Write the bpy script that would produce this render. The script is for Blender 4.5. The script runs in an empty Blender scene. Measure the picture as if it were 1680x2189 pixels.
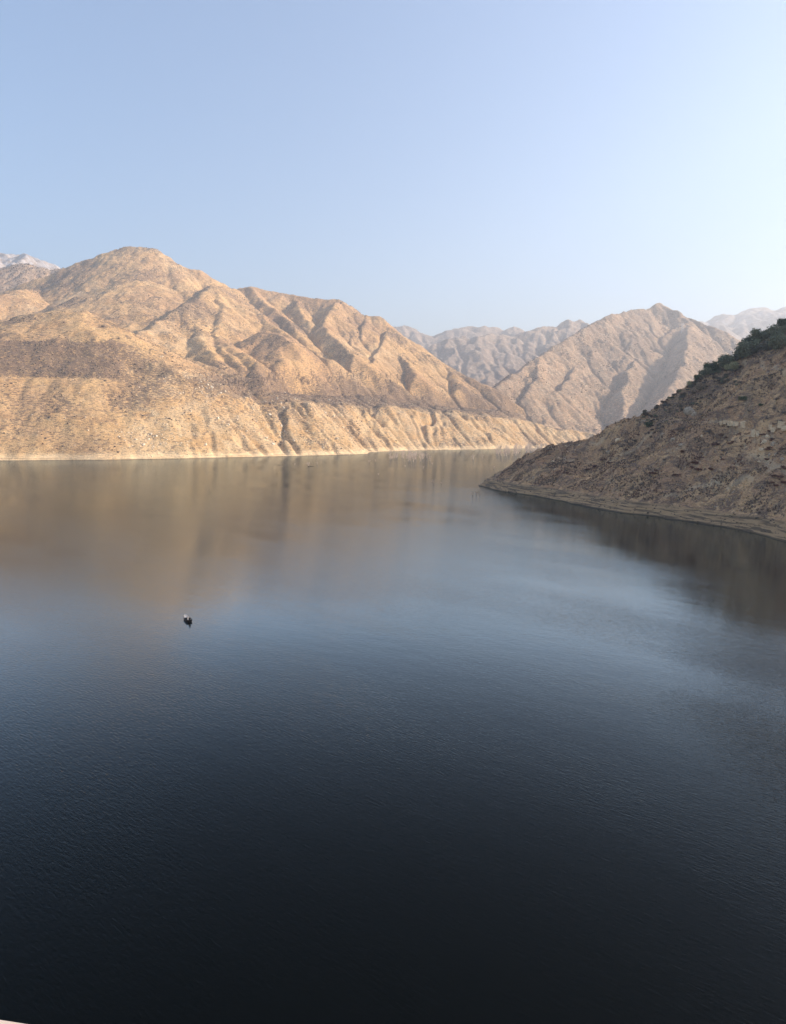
import bpy, math, random
import numpy as np
from mathutils import Vector, Matrix
C = bpy.context
sc = C.scene
R = math.radians

# ------------------------------------------------------------------ camera, sky, sun, exposure
H = 50.0                      # camera height above the water, metres
F = 1459.4                    # focal length in units of a 1680 x 2189 frame
PITCH = R(6.51)
cam_d = bpy.data.cameras.new('camera'); cam = bpy.data.objects.new('camera', cam_d)
sc.collection.objects.link(cam); sc.camera = cam
cam_d.sensor_fit = 'VERTICAL'; cam_d.sensor_height = 36.0; cam_d.sensor_width = 36.0
cam_d.lens = F/2189*36.0
cam_d.clip_start = 0.05; cam_d.clip_end = 60000
cam.location = (0, 0, H); cam.rotation_euler = (R(90)-PITCH, 0, 0)

SUN_EL, SUN_AZ = R(25), R(87)             # azimuth from +Y (view direction) towards +X (right)
SUN_DIR = Vector((math.sin(SUN_AZ)*math.cos(SUN_EL), math.cos(SUN_AZ)*math.cos(SUN_EL), math.sin(SUN_EL)))
w = bpy.data.worlds.new('World'); sc.world = w; w.use_nodes = True
nt = w.node_tree; bg = nt.nodes['Background']
sky = nt.nodes.new('ShaderNodeTexSky'); sky.sky_type = 'NISHITA'; sky.sun_disc = False
sky.sun_elevation = SUN_EL; sky.sun_rotation = SUN_AZ
sky.air_density = 1.05; sky.dust_density = 1.5; sky.ozone_density = 1.35; sky.altitude = 500
hs = nt.nodes.new('ShaderNodeHueSaturation'); hs.inputs['Saturation'].default_value = 1.12; nt.links.new(sky.outputs[0], hs.inputs['Color']); nt.links.new(hs.outputs[0], bg.inputs[0]); bg.inputs[1].default_value = 0.125
sun_d = bpy.data.lights.new('sun', 'SUN'); sun = bpy.data.objects.new('sun', sun_d); sc.collection.objects.link(sun)
sun_d.energy = 5.0; sun_d.angle = R(0.5); sun_d.color = (1.0, 0.86, 0.70)
sun.rotation_euler = SUN_DIR.to_track_quat('Z', 'Y').to_euler(); sun.location = (800, 0, 900)
sc.view_settings.view_transform = 'Standard'; sc.view_settings.look = 'None'
sc.view_settings.gamma = 1.0; sc.view_settings.exposure = 1.12
HAZE_DENSITY = 1.4e-4

# ------------------------------------------------------------------ helpers
rng = np.random.default_rng(7); random.seed(7)
CP, SP = math.cos(PITCH), math.sin(PITCH)
def ray(u, v):
    a, b = (u-840)/F, (1094.5-v)/F
    return np.array([a, CP+b*SP, -SP+b*CP])
def P(u, v, Y):
    d = ray(u, v); t = Y/d[1]; return np.array([d[0]*t, Y, H+d[2]*t])
def W(u, v):
    d = ray(u, v); t = -H/d[2]; return np.array([d[0]*t, d[1]*t, 0.0])

def tag(o, label=None, cat=None, group=None, kind=None):
    if label: o['label'] = label
    if cat: o['category'] = cat
    if group: o['group'] = group
    if kind: o['kind'] = kind
    return o
def link(name, me, m=None, parent=None):
    o = bpy.data.objects.new(name, me); sc.collection.objects.link(o)
    if m: me.materials.append(m)
    if parent: o.parent = parent
    return o
def empty(name, loc, rz=0):
    o = bpy.data.objects.new(name, None); sc.collection.objects.link(o)
    o.location = loc; o.rotation_euler = (0, 0, rz); o.empty_display_size = .5
    return o
def mesh(name, V, Fc, smooth=False):
    me = bpy.data.meshes.new(name)
    V = np.asarray(V, dtype=np.float32); Fc = np.asarray(Fc, dtype=np.int32)
    k = Fc.shape[1]
    me.vertices.add(len(V)); me.vertices.foreach_set('co', V.ravel())
    me.loops.add(Fc.size); me.loops.foreach_set('vertex_index', Fc.ravel())
    me.polygons.add(len(Fc)); me.polygons.foreach_set('loop_start', np.arange(len(Fc), dtype=np.int32)*k)
    me.update(calc_edges=True)
    if smooth: me.polygons.foreach_set('use_smooth', np.ones(len(Fc), dtype=bool))
    return me
def tree_copy(o, loc, rz, s=1.0, parent=None):
    c = o.copy(); sc.collection.objects.link(c)
    if parent: c.parent = parent
    else:
        c.location = loc; c.rotation_euler = (0, 0, rz); c.scale = (s, s, s) if not hasattr(s, '__len__') else s
    for ch in list(o.children): tree_copy(ch, None, 0, 1, c)
    return c

# gradient noise
def _hash(i, j, s):
    h = (i.astype(np.int64)*374761393 + j.astype(np.int64)*668265263 + s*1274126177) & 0x7fffffff
    h = ((h ^ (h >> 13))*1103515245) & 0x7fffffff
    return (h ^ (h >> 16)) & 0xffff
def perlin(x, y, s=0):
    i = np.floor(x); j = np.floor(y); fx = x-i; fy = y-j
    def g(di, dj):
        a = _hash(i+di, j+dj, s)*(2*np.pi/65536)
        return np.cos(a)*(fx-di)+np.sin(a)*(fy-dj)
    ux = fx*fx*fx*(fx*(fx*6-15)+10); uy = fy*fy*fy*(fy*(fy*6-15)+10)
    a = g(0, 0)*(1-ux)+g(1, 0)*ux; b = g(0, 1)*(1-ux)+g(1, 1)*ux
    return (a*(1-uy)+b*uy)*1.5
def fbm(x, y, sc_, octv=5, s=0, gain=.5):
    o = 0; a = 1; f = 1/sc_
    for k in range(octv):
        o = o+a*perlin(x*f, y*f, s+k*17); a *= gain; f *= 2.03
    return o
def ridged(x, y, sc_, octv=4, s=0):
    o = 0; a = 1; f = 1/sc_; t = 0
    for k in range(octv):
        o = o+a*(1-np.abs(perlin(x*f, y*f, s+k*31))*2); t += a; a *= .5; f *= 2.1
    return o/t
def smin(a, b, k):
    h = np.clip(.5+.5*(b-a)/k, 0, 1); return b*(1-h)+a*h-k*h*(1-h)
def smax(a, b, k): return -smin(-a, -b, k)
def sstep(x, a, b):
    t = np.clip((x-a)/(b-a), 0, 1); return t*t*(3-2*t)

class Terrain:
    def __init__(s, x0, x1, y0, y1, dx):
        s.dx = dx; s.xs = np.arange(x0, x1+dx, dx); s.ys = np.arange(y0, y1+dx, dx)
        s.X, s.Y = np.meshgrid(s.xs, s.ys)
        s.Z = np.full(s.X.shape, -60.0)
    def tents(s, lines, warp=0, warp_sc=150, k=6.0, seed=0):
        X = s.X+(fbm(s.X, s.Y, warp_sc, 3, seed)*warp if warp else 0)
        Y = s.Y+(fbm(s.X, s.Y, warp_sc, 3, seed+5)*warp if warp else 0)
        Z = s.Z
        for ln in lines:
            pts, sl, rr = ln[0], ln[1], ln[2]
            sideR = ln[3] if len(ln) > 3 else sl
            best = None
            for a, b in zip(pts[:-1], pts[1:]):
                d = b[:2]-a[:2]; L2 = max(d@d, 1e-6)
                t = np.clip(((X-a[0])*d[0]+(Y-a[1])*d[1])/L2, 0, 1)
                px = X-a[0]-t*d[0]; py = Y-a[1]-t*d[1]
                dist = np.sqrt(px*px+py*py)
                sl = np.where(d[0]*py-d[1]*px < 0, sideR, ln[1]) if len(ln) > 3 else ln[1]
                z = a[2]+(b[2]-a[2])*t-sl*(np.sqrt(dist*dist+rr*rr)-rr)*(1-.00012*np.minimum(dist, 1200))
                best = z if best is None else np.maximum(best, z)
            Z = smax(Z, best, k)
        s.Z = Z
    def samp(s, x, y, A=None):
        A = s.Z if A is None else A
        fx = np.clip((np.asarray(x)-s.xs[0])/s.dx, 0, len(s.xs)-1.001); fy = np.clip((np.asarray(y)-s.ys[0])/s.dx, 0, len(s.ys)-1.001)
        i = fx.astype(int); j = fy.astype(int); a = fx-i; b = fy-j
        return (A[j, i]*(1-a)+A[j, i+1]*a)*(1-b)+(A[j+1, i]*(1-a)+A[j+1, i+1]*a)*b
    def hit(s, u, v, tmax=None):
        """first point where the sight line through (u,v) meets this terrain"""
        d = ray(u, v)
        t = np.arange(s.ys[0]/d[1], s.ys[-1]/d[1], s.dx*.5)
        x = d[0]*t; y = d[1]*t; z = H+d[2]*t
        ok = (x > s.xs[0]) & (x < s.xs[-1]) & (z < s.samp(x, y))
        if not ok.any(): return None
        k = int(np.argmax(ok)); return np.array([x[k], y[k], float(s.samp(x[k], y[k]))])
    def erode(s, iters, n, steps, seed=1, depth=.5, cap=6.0, mask=None):
        """trace runoff paths, count how often each cell is crossed, cut the channels and relax the sides"""
        r = np.random.default_rng(seed); ny, nx = s.Z.shape
        for it in range(iters):
            Z = s.Z/s.dx
            x = r.uniform(2, nx-4, n); y = r.uniform(2, ny-4, n); vx = np.zeros(n); vy = np.zeros(n)
            cnt = np.zeros(nx*ny)
            gyy, gxx = np.gradient(Z)
            for st in range(steps):
                i = x.astype(int); j = y.astype(int); q = j*nx+i
                gx = gxx[j, i]; gy = gyy[j, i]
                cnt += np.bincount(q, minlength=nx*ny)
                vx = vx*.35-gx; vy = vy*.35-gy; L_ = np.sqrt(vx*vx+vy*vy)+1e-6
                vx /= L_; vy /= L_
                x = np.clip(x+vx, 2, nx-4); y = np.clip(y+vy, 2, ny-4)
            c = cnt.reshape(ny, nx)
            c = (c[1:-1, 1:-1]*2+c[:-2, 1:-1]+c[2:, 1:-1]+c[1:-1, :-2]+c[1:-1, 2:])/6
            c = np.pad(c, 1, mode='edge')/(n*steps/(nx*ny))
            sl = np.sqrt(gxx**2+gyy**2)
            cut = np.minimum(np.maximum(c, 0)**.55-.6, cap)*np.clip(sl*1.6, 0, 1.2)*depth/iters
            cut[(s.Z < 2)] = 0
            if mask is not None: cut = cut*mask
            s.Z = s.Z-np.maximum(cut, -.2*depth/iters)*s.dx
            # relax slopes steeper than the talus angle
            for _ in range(2):
                Z = s.Z; q = np.pad(Z, 1, mode='edge'); av = (q[:-2, 1:-1]+q[2:, 1:-1]+q[1:-1, :-2]+q[1:-1, 2:])/4
                d_ = av-Z; lim = .22*s.dx
                s.Z = Z+np.where(np.abs(d_) > lim, (np.abs(d_)-lim)*np.sign(d_)*.6, 0)
    def smooth(s, n=1):
        Z = s.Z
        for _ in range(n):
            q = np.pad(Z, 1, mode='edge')
            Z = (q[1:-1, 1:-1]*4+q[:-2, 1:-1]+q[2:, 1:-1]+q[1:-1, :-2]+q[1:-1, 2:])/8
        s.Z = Z
    def build(s, name, m, attrs=None):
        ny, nx = s.Z.shape
        V = np.stack([s.X, s.Y, s.Z], -1).reshape(-1, 3)
        idx = np.arange(nx*ny).reshape(ny, nx)
        Fc = np.stack([idx[:-1, :-1], idx[:-1, 1:], idx[1:, 1:], idx[1:, :-1]], -1)
        zz = s.Z; keep = np.maximum(np.maximum(zz[:-1, :-1], zz[:-1, 1:]), np.maximum(zz[1:, 1:], zz[1:, :-1])) > -12
        me = mesh(name, V, Fc[keep], True)
        for k, A in (attrs or {}).items():
            at = me.attributes.new(k, 'FLOAT', 'POINT'); at.data.foreach_set('value', A.astype(np.float32).ravel())
        o = link(name, me, m); o['kind'] = 'structure'
        return o

def polydist(X, Y, pts):
    """distance to polyline, signed positive on its left, and arc position"""
    bd = np.full(X.shape, 1e9); sg = np.ones(X.shape); bs = np.zeros(X.shape); s0 = 0
    for a, b in zip(pts[:-1], pts[1:]):
        d = b[:2]-a[:2]; L = math.hypot(*d)
        t = np.clip(((X-a[0])*d[0]+(Y-a[1])*d[1])/(L*L), 0, 1)
        px = X-a[0]-t*d[0]; py = Y-a[1]-t*d[1]; dist = np.sqrt(px*px+py*py)
        cr = d[0]*(Y-a[1])-d[1]*(X-a[0])
        nb = dist < bd-1e-6
        sg = np.where(nb, np.sign(cr), sg); bs = np.where(nb, s0+t*L, bs); bd = np.where(nb, dist, bd); s0 += L
    return bd*sg, bs

# ------------------------------------------------------------------ material helpers
class N:
    def __init__(s, name):
        s.m = bpy.data.materials.new(name); s.m.use_nodes = True; s.t = s.m.node_tree
        s.b = s.t.nodes['Principled BSDF']; s.out = s.t.nodes['Material Output']
        s.b.inputs['Specular IOR Level'].default_value = .2; s.b.inputs['Roughness'].default_value = .95
    def n(s, ty, **kw):
        x = s.t.nodes.new(ty)
        for k, v in kw.items():
            if k.startswith('i_'): x.inputs[k[2:].replace('_', ' ')].default_value = v
            else: setattr(x, k, v)
        return x
    def l(s, a, b): s.t.links.new(a, b)
    def pos(s): return s.n('ShaderNodeNewGeometry').outputs['Position']
    def mapping(s, vec, scale, rot=(0, 0, 0)):
        x = s.n('ShaderNodeMapping'); x.inputs['Scale'].default_value = scale; x.inputs['Rotation'].default_value = rot
        s.l(vec, x.inputs['Vector']); return x.outputs[0]
    def noise(s, vec, scale, detail=5, rough=.55, dist=0):
        x = s.n('ShaderNodeTexNoise'); x.inputs['Scale'].default_value = scale; x.inputs['Detail'].default_value = detail
        x.inputs['Roughness'].default_value = rough; x.inputs['Distortion'].default_value = dist; s.l(vec, x.inputs['Vector']); return x.outputs['Fac']
    def ramp(s, fac, lo, hi, a=0.0, b=1.0):
        x = s.n('ShaderNodeMapRange'); x.interpolation_type = 'SMOOTHSTEP'
        for k, v in zip(('From Min', 'From Max', 'To Min', 'To Max'), (lo, hi, a, b)): x.inputs[k].default_value = v
        s.l(fac, x.inputs['Value']); return x.outputs[0]
    def mix(s, fac, a, b, mode='MIX'):
        x = s.n('ShaderNodeMix', data_type='RGBA', blend_type=mode)
        if isinstance(fac, (int, float)): x.inputs[0].default_value = fac
        else: s.l(fac, x.inputs[0])
        for q, i in ((a, 6), (b, 7)):
            if isinstance(q, tuple): x.inputs[i].default_value = (*q, 1)
            else: s.l(q, x.inputs[i])
        return x.outputs[2]
    def math(s, op, a, b=0.0):
        x = s.n('ShaderNodeMath', operation=op)
        for q, i in ((a, 0), (b, 1)):
            if isinstance(q, (int, float)): x.inputs[i].default_value = q
            else: s.l(q, x.inputs[i])
        return x.outputs[0]
    def attr(s, name): return s.n('ShaderNodeAttribute', attribute_name=name).outputs['Fac']
    def bump(s, h, strength, dist, normal=None):
        x = s.n('ShaderNodeBump'); x.inputs['Strength'].default_value = strength; x.inputs['Distance'].default_value = dist
        s.l(h, x.inputs['Height'])
        if normal: s.l(normal, x.inputs['Normal'])
        return x.outputs[0]
def flat(name, col, rough=.9, var=.25, scale=2.0, metal=0):
    k = N(name); p = k.pos(); n = k.noise(p, scale, 4)
    k.l(k.mix(k.ramp(n, .3, .7), tuple(c*(1-var) for c in col), tuple(min(1, c*(1+var)) for c in col)), k.b.inputs['Base Color'])
    k.b.inputs['Roughness'].default_value = rough; k.b.inputs['Metallic'].default_value = metal
    return k.m

def hill_mat(name, grass, brown, rock, scrub, s=1.0, rockamt=.5, strata=True, bump=2.0, lo=.1, con=1.0):
    """dry grass, bare earth, rock and scrub; attributes: brush (dark growth), scar (bare pale slope)"""
    k = N(name); p = k.pos()
    big = k.noise(p, .0035/s, 5, .6); mid = k.noise(p, .02/s, 6, .65)
    ps = k.mapping(p, (1, 1, 2.2)); fine = k.noise(ps, .13/s, 6, .7)
    c = k.mix(k.ramp(big, .38, .62), grass, brown)
    c = k.mix(k.ramp(mid, .42, .68, 0, .75), c, tuple(x*.72 for x in brown))
    br = k.attr('brush'); scar = k.attr('scar')
    c = k.mix(k.math('MULTIPLY', scar, .6), c, k.mix(k.ramp(mid, .4, .62), tuple(min(1, x*.98) for x in rock), grass))
    c = k.mix(k.math('MULTIPLY', k.ramp(br, .45, .95), .85), c, tuple(x*y for x, y in zip(brown, (.60, .60, .68))))
    # rock outcrops
    vo = k.n('ShaderNodeTexVoronoi', feature='F1'); vo.inputs['Scale'].default_value = .16/s; k.l(k.mapping(p, (1, 1, .6)), vo.inputs['Vector'])
    rk = k.ramp(k.noise(p, .035/s, 7, .75), .60-.12*rockamt, .68-.08*rockamt)
    rockc = k.mix(k.ramp(vo.outputs['Distance'], .1, .7), tuple(min(1, x*1.25) for x in rock), tuple(x*.7 for x in rock))
    c = k.mix(k.math('MULTIPLY', rk, k.math('ADD', k.math('MULTIPLY', scar, .9), lo)), c, rockc)
    # small scrub, denser where the brush attribute says so
    th = k.math('SUBTRACT', fine, k.math('MULTIPLY', br, .26))
    c = k.mix(k.ramp(th, .48, .38, 0, .80*con), c, scrub)
    micro = k.noise(k.mapping(p, (1, 1, 2.0)), .36/s, 4, .75)
    c = k.mix(k.ramp(micro, .50, .36, 0, .55*con), c, scrub)
    c = k.mix(k.ramp(micro, .55, .68, 0, .5*con), c, tuple(min(1, x*1.2) for x in rock))
    c = k.mix(k.ramp(fine, .50, .66, 0, .5*con), c, tuple(min(1, x*1.25) for x in grass))
    if strata:
        sx = k.n('ShaderNodeSeparateXYZ'); k.l(p, sx.inputs[0])
        zz = k.math('ADD', sx.outputs[2], k.math('MULTIPLY', k.noise(p, .02, 3), 5.0))
        pale = k.math('MULTIPLY', k.ramp(zz, 19, 8, 0, .75), k.ramp(k.noise(k.mapping(p, (.02, .02, .9)), 1.0, 3), .38, .6, .2, 1))
        c = k.mix(pale, c, tuple(min(1, x*1.35) for x in rock))
        wet = k.ramp(sx.outputs[2], 1.0, .3, 0, .75)
        c = k.mix(wet, c, tuple(x*.35 for x in brown))
    k.l(c, k.b.inputs['Base Color'])
    h = k.math('ADD', fine, k.math('MULTIPLY', k.noise(p, .5/s, 4, .7), .45))
    h = k.math('ADD', h, k.math('MULTIPLY', mid, 1.5))
    k.l(k.bump(h, .9, bump), k.b.inputs['Normal'])
    return k.m

# ------------------------------------------------------------------ water and ground
k = N('water_surface'); p = k.pos()
k.b.inputs['Base Color'].default_value = (.0006, .0012, .0011, 1)
k.b.inputs['Roughness'].default_value = .045; k.b.inputs['IOR'].default_value = 1.333
k.b.inputs['Specular IOR Level'].default_value = .3
def mapT(size, rot):
    x = k.n('ShaderNodeMapping', vector_type='TEXTURE'); x.inputs['Scale'].default_value = (*size, 1); x.inputs['Rotation'].default_value = (0, 0, R(rot))
    k.l(p, x.inputs['Vector']); return x.outputs[0]
wind = k.noise(mapT((160, 60), -50), 1.0, 3, .5)
w1 = k.noise(mapT((1.5, .36), -42), 1.0, 3, .55, .4)
w2 = k.noise(mapT((.75, .3), -28), 1.0, 3, .6)
w3 = k.noise(mapT((9, 4), -38), 1.0, 3, .5)
sp_ = k.n('ShaderNodeSeparateXYZ'); k.l(p, sp_.inputs[0])
gx = k.math('ADD', k.math('ADD', sp_.outputs[0], k.math('MULTIPLY', sp_.outputs[1], -.18)), k.math('MULTIPLY', wind, 30))
gust = k.math('ADD', 1.0, k.math('MULTIPLY', k.ramp(gx, 30, 90, 0, 1.6), k.ramp(sp_.outputs[1], 180, 115)))      # the breeze reaches the water below the headland
lee = k.math('SUBTRACT', 1.0, k.math('MULTIPLY', k.ramp(sp_.outputs[0], 60, 120, 0, .65), k.ramp(sp_.outputs[1], 150, 200)))
hh = k.math('ADD', k.math('MULTIPLY', w1, .75), k.math('MULTIPLY', w2, .3))
hh = k.math('ADD', k.math('MULTIPLY', hh, k.math('MULTIPLY', k.math('MULTIPLY', k.ramp(wind, .35, .65, .45, 1.35), gust), lee)), k.math('MULTIPLY', w3, .5))
nb_ = k.bump(hh, 1.0, .062); k.l(nb_, k.b.inputs['Normal'])
# dark body of water under a Fresnel-weighted mirror (strength bent by hand: dimmer up close, stronger farther out, capped)
k.b.inputs['Specular IOR Level'].default_value = 0; k.b.inputs['Roughness'].default_value = 1
fr = k.n('ShaderNodeFresnel'); fr.inputs['IOR'].default_value = 1.333; k.l(nb_, fr.inputs['Normal'])
gl = k.n('ShaderNodeBsdfGlossy'); gl.inputs['Roughness'].default_value = .065; gl.inputs['Color'].default_value = (.86, .96, 1, 1); k.l(nb_, gl.inputs['Normal'])
fac = k.math('MINIMUM', k.math('MULTIPLY', k.math('POWER', fr.outputs[0], 2.1), 12.5), .49)
ms = k.n('ShaderNodeMixShader'); k.l(fac, ms.inputs[0]); k.l(k.b.outputs[0], ms.inputs[1]); k.l(gl.outputs[0], ms.inputs[2]); k.l(ms.outputs[0], k.out.inputs['Surface'])
water_m = k.m
V = [(-3600, -400, 0), (1600, -400, 0), (1600, 3300, 0), (-3600, 3300, 0)]
o = link('water', mesh('water', V, [(0, 1, 2, 3)]), water_m); o['kind'] = 'structure'
gm = flat('valley_ground', (.2, .16, .11), scale=.01)
V = [(-14000, -900, -62), (14000, -900, -62), (14000, 13500, -62), (-14000, 13500, -62)]
o = link('ground', mesh('ground', V, [(0, 1, 2, 3)]), gm); o['kind'] = 'structure'

def L(*pts): return [P(*q) for q in pts]

# ------------------------------------------------------------------ the left massif
A = Terrain(-2550, 950, 1180, 3950, 3.8)
shoreA = [W(-600, 992), W(-300, 989), W(0, 985), W(200, 983.5), W(400, 980), W(520, 977.5), W(640, 974.5), W(730, 972.5), W(790, 970.5), W(800, 966.5),
          W(880, 963.5), W(960, 961.8), W(1040, 960.5), W(1090, 959.5), W(1150, 958), W(1200, 957), W(1300, 956), W(1500, 954)]
sky_A = L((-700, 760, 3500), (-300, 700, 3450), (-60, 650, 3400), (110, 614, 3400), (160, 590, 3400), (200, 560, 3400), (250, 534, 3400), (290, 528, 3400), (322, 531, 3400), (350, 546, 3400),
          (390, 571, 3400), (430, 581, 3400), (470, 606, 3400), (500, 618, 3400), (537, 613, 3390), (580, 623, 3380), (630, 633, 3370), (690, 642, 3350),
          (722, 641, 3330), (742, 653, 3320), (765, 671, 3310), (800, 676, 3290), (830, 700, 3210), (860, 725, 3150), (900, 751, 3100), (960, 786, 3050),
          (1040, 826, 2930), (1100, 853, 2850), (1170, 881, 2780), (1230, 906, 2700), (1268, 926, 2640), (1300, 945, 2600))
lines = [
    (sky_A, .74, 18),
    (L((200, 560, 3400), (150, 640, 2900), (60, 690, 2500), (-40, 720, 2300)), .62, 30),
    (L((110, 614, 3400), (40, 622, 2900), (-80, 650, 2600)), .62, 40),
    (L((290, 528, 3400), (300, 600, 3050), (280, 680, 2620), (288, 722, 2420)), .56, 90),
    (L((350, 546, 3400), (395, 610, 3100), (405, 640, 2900)), .66, 30),
    (L((500, 618, 3350), (453, 612, 3050), (427, 634, 2820), (385, 657, 2600), (335, 690, 2380), (287, 717, 2200)), .60, 14, .85),
    (L((453, 612, 3050), (480, 655, 2780), (470, 690, 2560), (459, 719, 2400), (494, 738, 2280), (527, 760, 2160), (552, 782, 2050)), .72, 12, .62),
    (L((427, 634, 2820), (420, 690, 2500), (440, 742, 2220), (470, 778, 2020)), .66, 14),
    (L((465, 735, 2300), (490, 757, 2170), (515, 783, 2030)), .75, 9),
    (L((494, 636, 3150), (527, 653, 3020), (558, 671, 2900), (578, 691, 2790), (604, 708, 2700), (649, 745, 2520), (723, 773, 2400), (766, 783, 2340), (812, 800, 2290)), .72, 10, .66),
    (L((537, 613, 3380), (553, 634, 3230), (568, 650, 3120), (590, 663, 3030), (615, 686, 2900), (640, 715, 2750), (650, 725, 2700)), .8, 8, .75),
    (L((630, 633, 3370), (640, 662, 3150), (660, 690, 2980)), .8, 9),
    (L((722, 641, 3330), (705, 665, 3120), (690, 698, 2900), (702, 712, 2800), (735, 742, 2650), (770, 772, 2500)), .66, 8, .95),
    (L((742, 653, 3320), (750, 700, 3050), (748, 740, 2800)), .8, 8),
    (L((782, 672, 3300), (775, 705, 3040), (757, 742, 2820), (776, 778, 2600)), .66, 8, .95),
    (L((830, 700, 3210), (822, 722, 3030), (800, 760, 2780), (795, 785, 2620)), .7, 8, .9),
    (L((860, 725, 3150), (850, 750, 2960), (880, 790, 2720), (900, 815, 2540)), .7, 8, .9),
    (L((560, 708, 2480), (590, 712, 2430), (621, 732, 2340), (652, 760, 2230), (684, 802, 2060)), .68, 20),
    (L((560, 708, 2480), (545, 730, 2380), (520, 745, 2330)), .8, 10),
    (L((770, 777, 2400), (843, 806, 2400), (898, 818, 2450), (960, 836, 2480), (1050, 846, 2520)), .5, 14),
    (L((960, 786, 3050), (985, 830, 2750), (1010, 858, 2560)), .62, 12),
    (L((1100, 853, 2850), (1120, 880, 2640), (1150, 905, 2480)), .6, 12),
    # front hill and its long shoulder down to the right
    (L((-500, 780, 1650), (-200, 740, 1740), (-20, 705, 1850), (60, 674, 1890), (120, 664, 1900), (180, 666, 1890), (215, 686, 1860), (260, 716, 1810), (330, 772, 1740), (385, 811, 1690), (450, 832, 1680), (490, 842, 1700)), .60, 16, .50),
    (L((385, 764, 2060), (436, 780, 1970), (499, 800, 1900), (558, 812, 1880), (640, 822, 1890)), .5, 16),
]
A.tents(lines, warp=8, warp_sc=90, k=3, seed=3)
dS, aS = polydist(A.X, A.Y, shoreA)
dS = dS+fbm(A.X, A.Y, 120, 4, 21)*9+fbm(A.X, A.Y, 420, 2, 22)*14*sstep(A.X, -400, -100)
edge = 128+14*fbm(A.X, A.Y, 170, 3, 40)-26*sstep(A.X, -50, 350)-62*sstep(A.X, 380, 800)
bench = edge+.20*np.maximum(dS-170, 0)+fbm(A.X, A.Y, 60, 4, 8)*5
bench = np.where(dS > 700, np.minimum(bench, 260), bench)
A.Z = smax(A.Z, np.minimum(bench, 250), 10)
_rt = sstep(A.X, -560, -380)
lim = edge+10+.26*np.maximum(dS-190, 0)+.95*np.maximum(dS-330-60*fbm(A.X, A.Y, 240, 2, 52), 0)
A.Z = np.where(_rt > 0, smin(A.Z, lim+(1-_rt)*400, 12), A.Z)
left = 1-sstep(A.X, -600, -470)                         # the part with the two old road cuts
prof_l = np.interp(dS, [-60, 0, 6, 238, 252, 415, 432, 640, 3000], [-45, 0, 5, 170, 172, 287, 289, 430, 2400])
ribs = (np.abs(perlin(aS/66+fbm(A.X, A.Y, 210, 3, 60)*1.5, dS/420, 61))*2-.45)*17*sstep(dS, 0, 90) \
     + (np.abs(perlin(aS/27+fbm(A.X, A.Y, 90, 3, 64)*1.3, dS/160, 63))*2-.45)*7*sstep(dS, 0, 40)
prof_r = np.interp(dS, [-60, 0, 10, 215, 3000], [-45, 0, 7, 172, 2900])
left2 = 1-sstep(A.X, -470, -330)
ribs = ribs*np.clip(.75+1.1*fbm(A.X, A.Y, 190, 2, 66), .2, 1.9)*(1-left2)
bank = prof_l*left+(prof_r-ribs)*(1-left)-ribs*.22*left
notch = np.where(dS < 0, -20.0, 0)
pre = A.Z.copy()
A.Z = smin(A.Z, bank, 5)
A.Z += fbm(A.X, A.Y, 45, 5, 12)*3.2*sstep(dS, 5, 80)+(ridged(A.X, A.Y, 140, 4, 90)-.5)*9*sstep(dS, 200, 420)
A.erode(8, 60000, 90, seed=2, depth=1.5, mask=np.clip(.10*left2+(1-left2)*(.55+.6*np.exp(-(dS/190)**2)), 0, 1))
A.smooth(1)
A.Z += (fbm(A.X, A.Y, 12, 3, 77)*.9+np.abs(perlin(A.X/26, A.Y/26, 78))*1.5)*sstep(dS, 0, 30)
onbank = np.clip((pre-A.Z)/25, 0, 1)
brushA = np.clip(.08+.95*fbm(A.X, A.Y, 230, 5, 33), 0, 1)*.8
belt = np.exp(-((dS-275-40*fbm(A.X, A.Y, 200, 2, 9))/80)**2)*sstep(A.X, -520, -380)
brushA = np.clip(brushA+belt*1.3, 0, 1)
z2 = sstep(A.Z, 172, 182)*(1-sstep(A.Z, 262, 290+30*fbm(A.X, A.Y, 90, 3, 57)))*(1-sstep(A.X+60*fbm(A.X, A.Y, 70, 3, 58), -760, -560))*1.5
brushA = np.clip(brushA+z2*.75, 0, 1)*(1-.35*onbank*(1-left))
scarA = np.clip(sstep(dS, 320, 200)*(1-left)*1.2+left*.25+np.clip(fbm(A.X, A.Y, 300, 3, 51), 0, 1)*.8, 0, 1)
mA = hill_mat('dry_hillside', (.60, .365, .155), (.44, .25, .125), (.68, .50, .295), (.13, .085, .062), 1.0, .7, True, 2.6, con=1.0)
A.build('hillside', mA, {'brush': brushA, 'scar': scarA})

# ------------------------------------------------------------------ the ridge behind it on the left
G = Terrain(-3300, -1000, 3250, 4500, 7)
G.tents([(L((-300, 600, 3900), (-60, 585, 3900), (0, 577, 3900), (30, 568, 3880), (62, 565, 3880), (90, 573, 3880), (112, 578, 3900), (140, 575, 3920), (165, 575, 3940), (260, 590, 4000), (400, 640, 4000)), .62, 15),
         (L((62, 565, 3880), (50, 590, 3700), (20, 640, 3450)), .62, 15), (L((-60, 585, 3900), (-20, 620, 3600)), .6, 15),
         (L((140, 575, 3920), (110, 620, 3650)), .6, 15)], warp=14, warp_sc=120, k=6, seed=8)
G.Z += fbm(G.X, G.Y, 90, 5, 14)*6
G.erode(6, 16000, 70, seed=4, depth=1.5)
mB = hill_mat('far_hillside', (.55, .355, .205), (.41, .25, .155), (.57, .43, .30), (.17, .13, .10), 2.0, .9, False, 5.0, lo=.3, con=.6)
G.build('hills', mB, {'brush': np.full(G.Z.shape, .45), 'scar': np.full(G.Z.shape, .4)})

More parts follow.
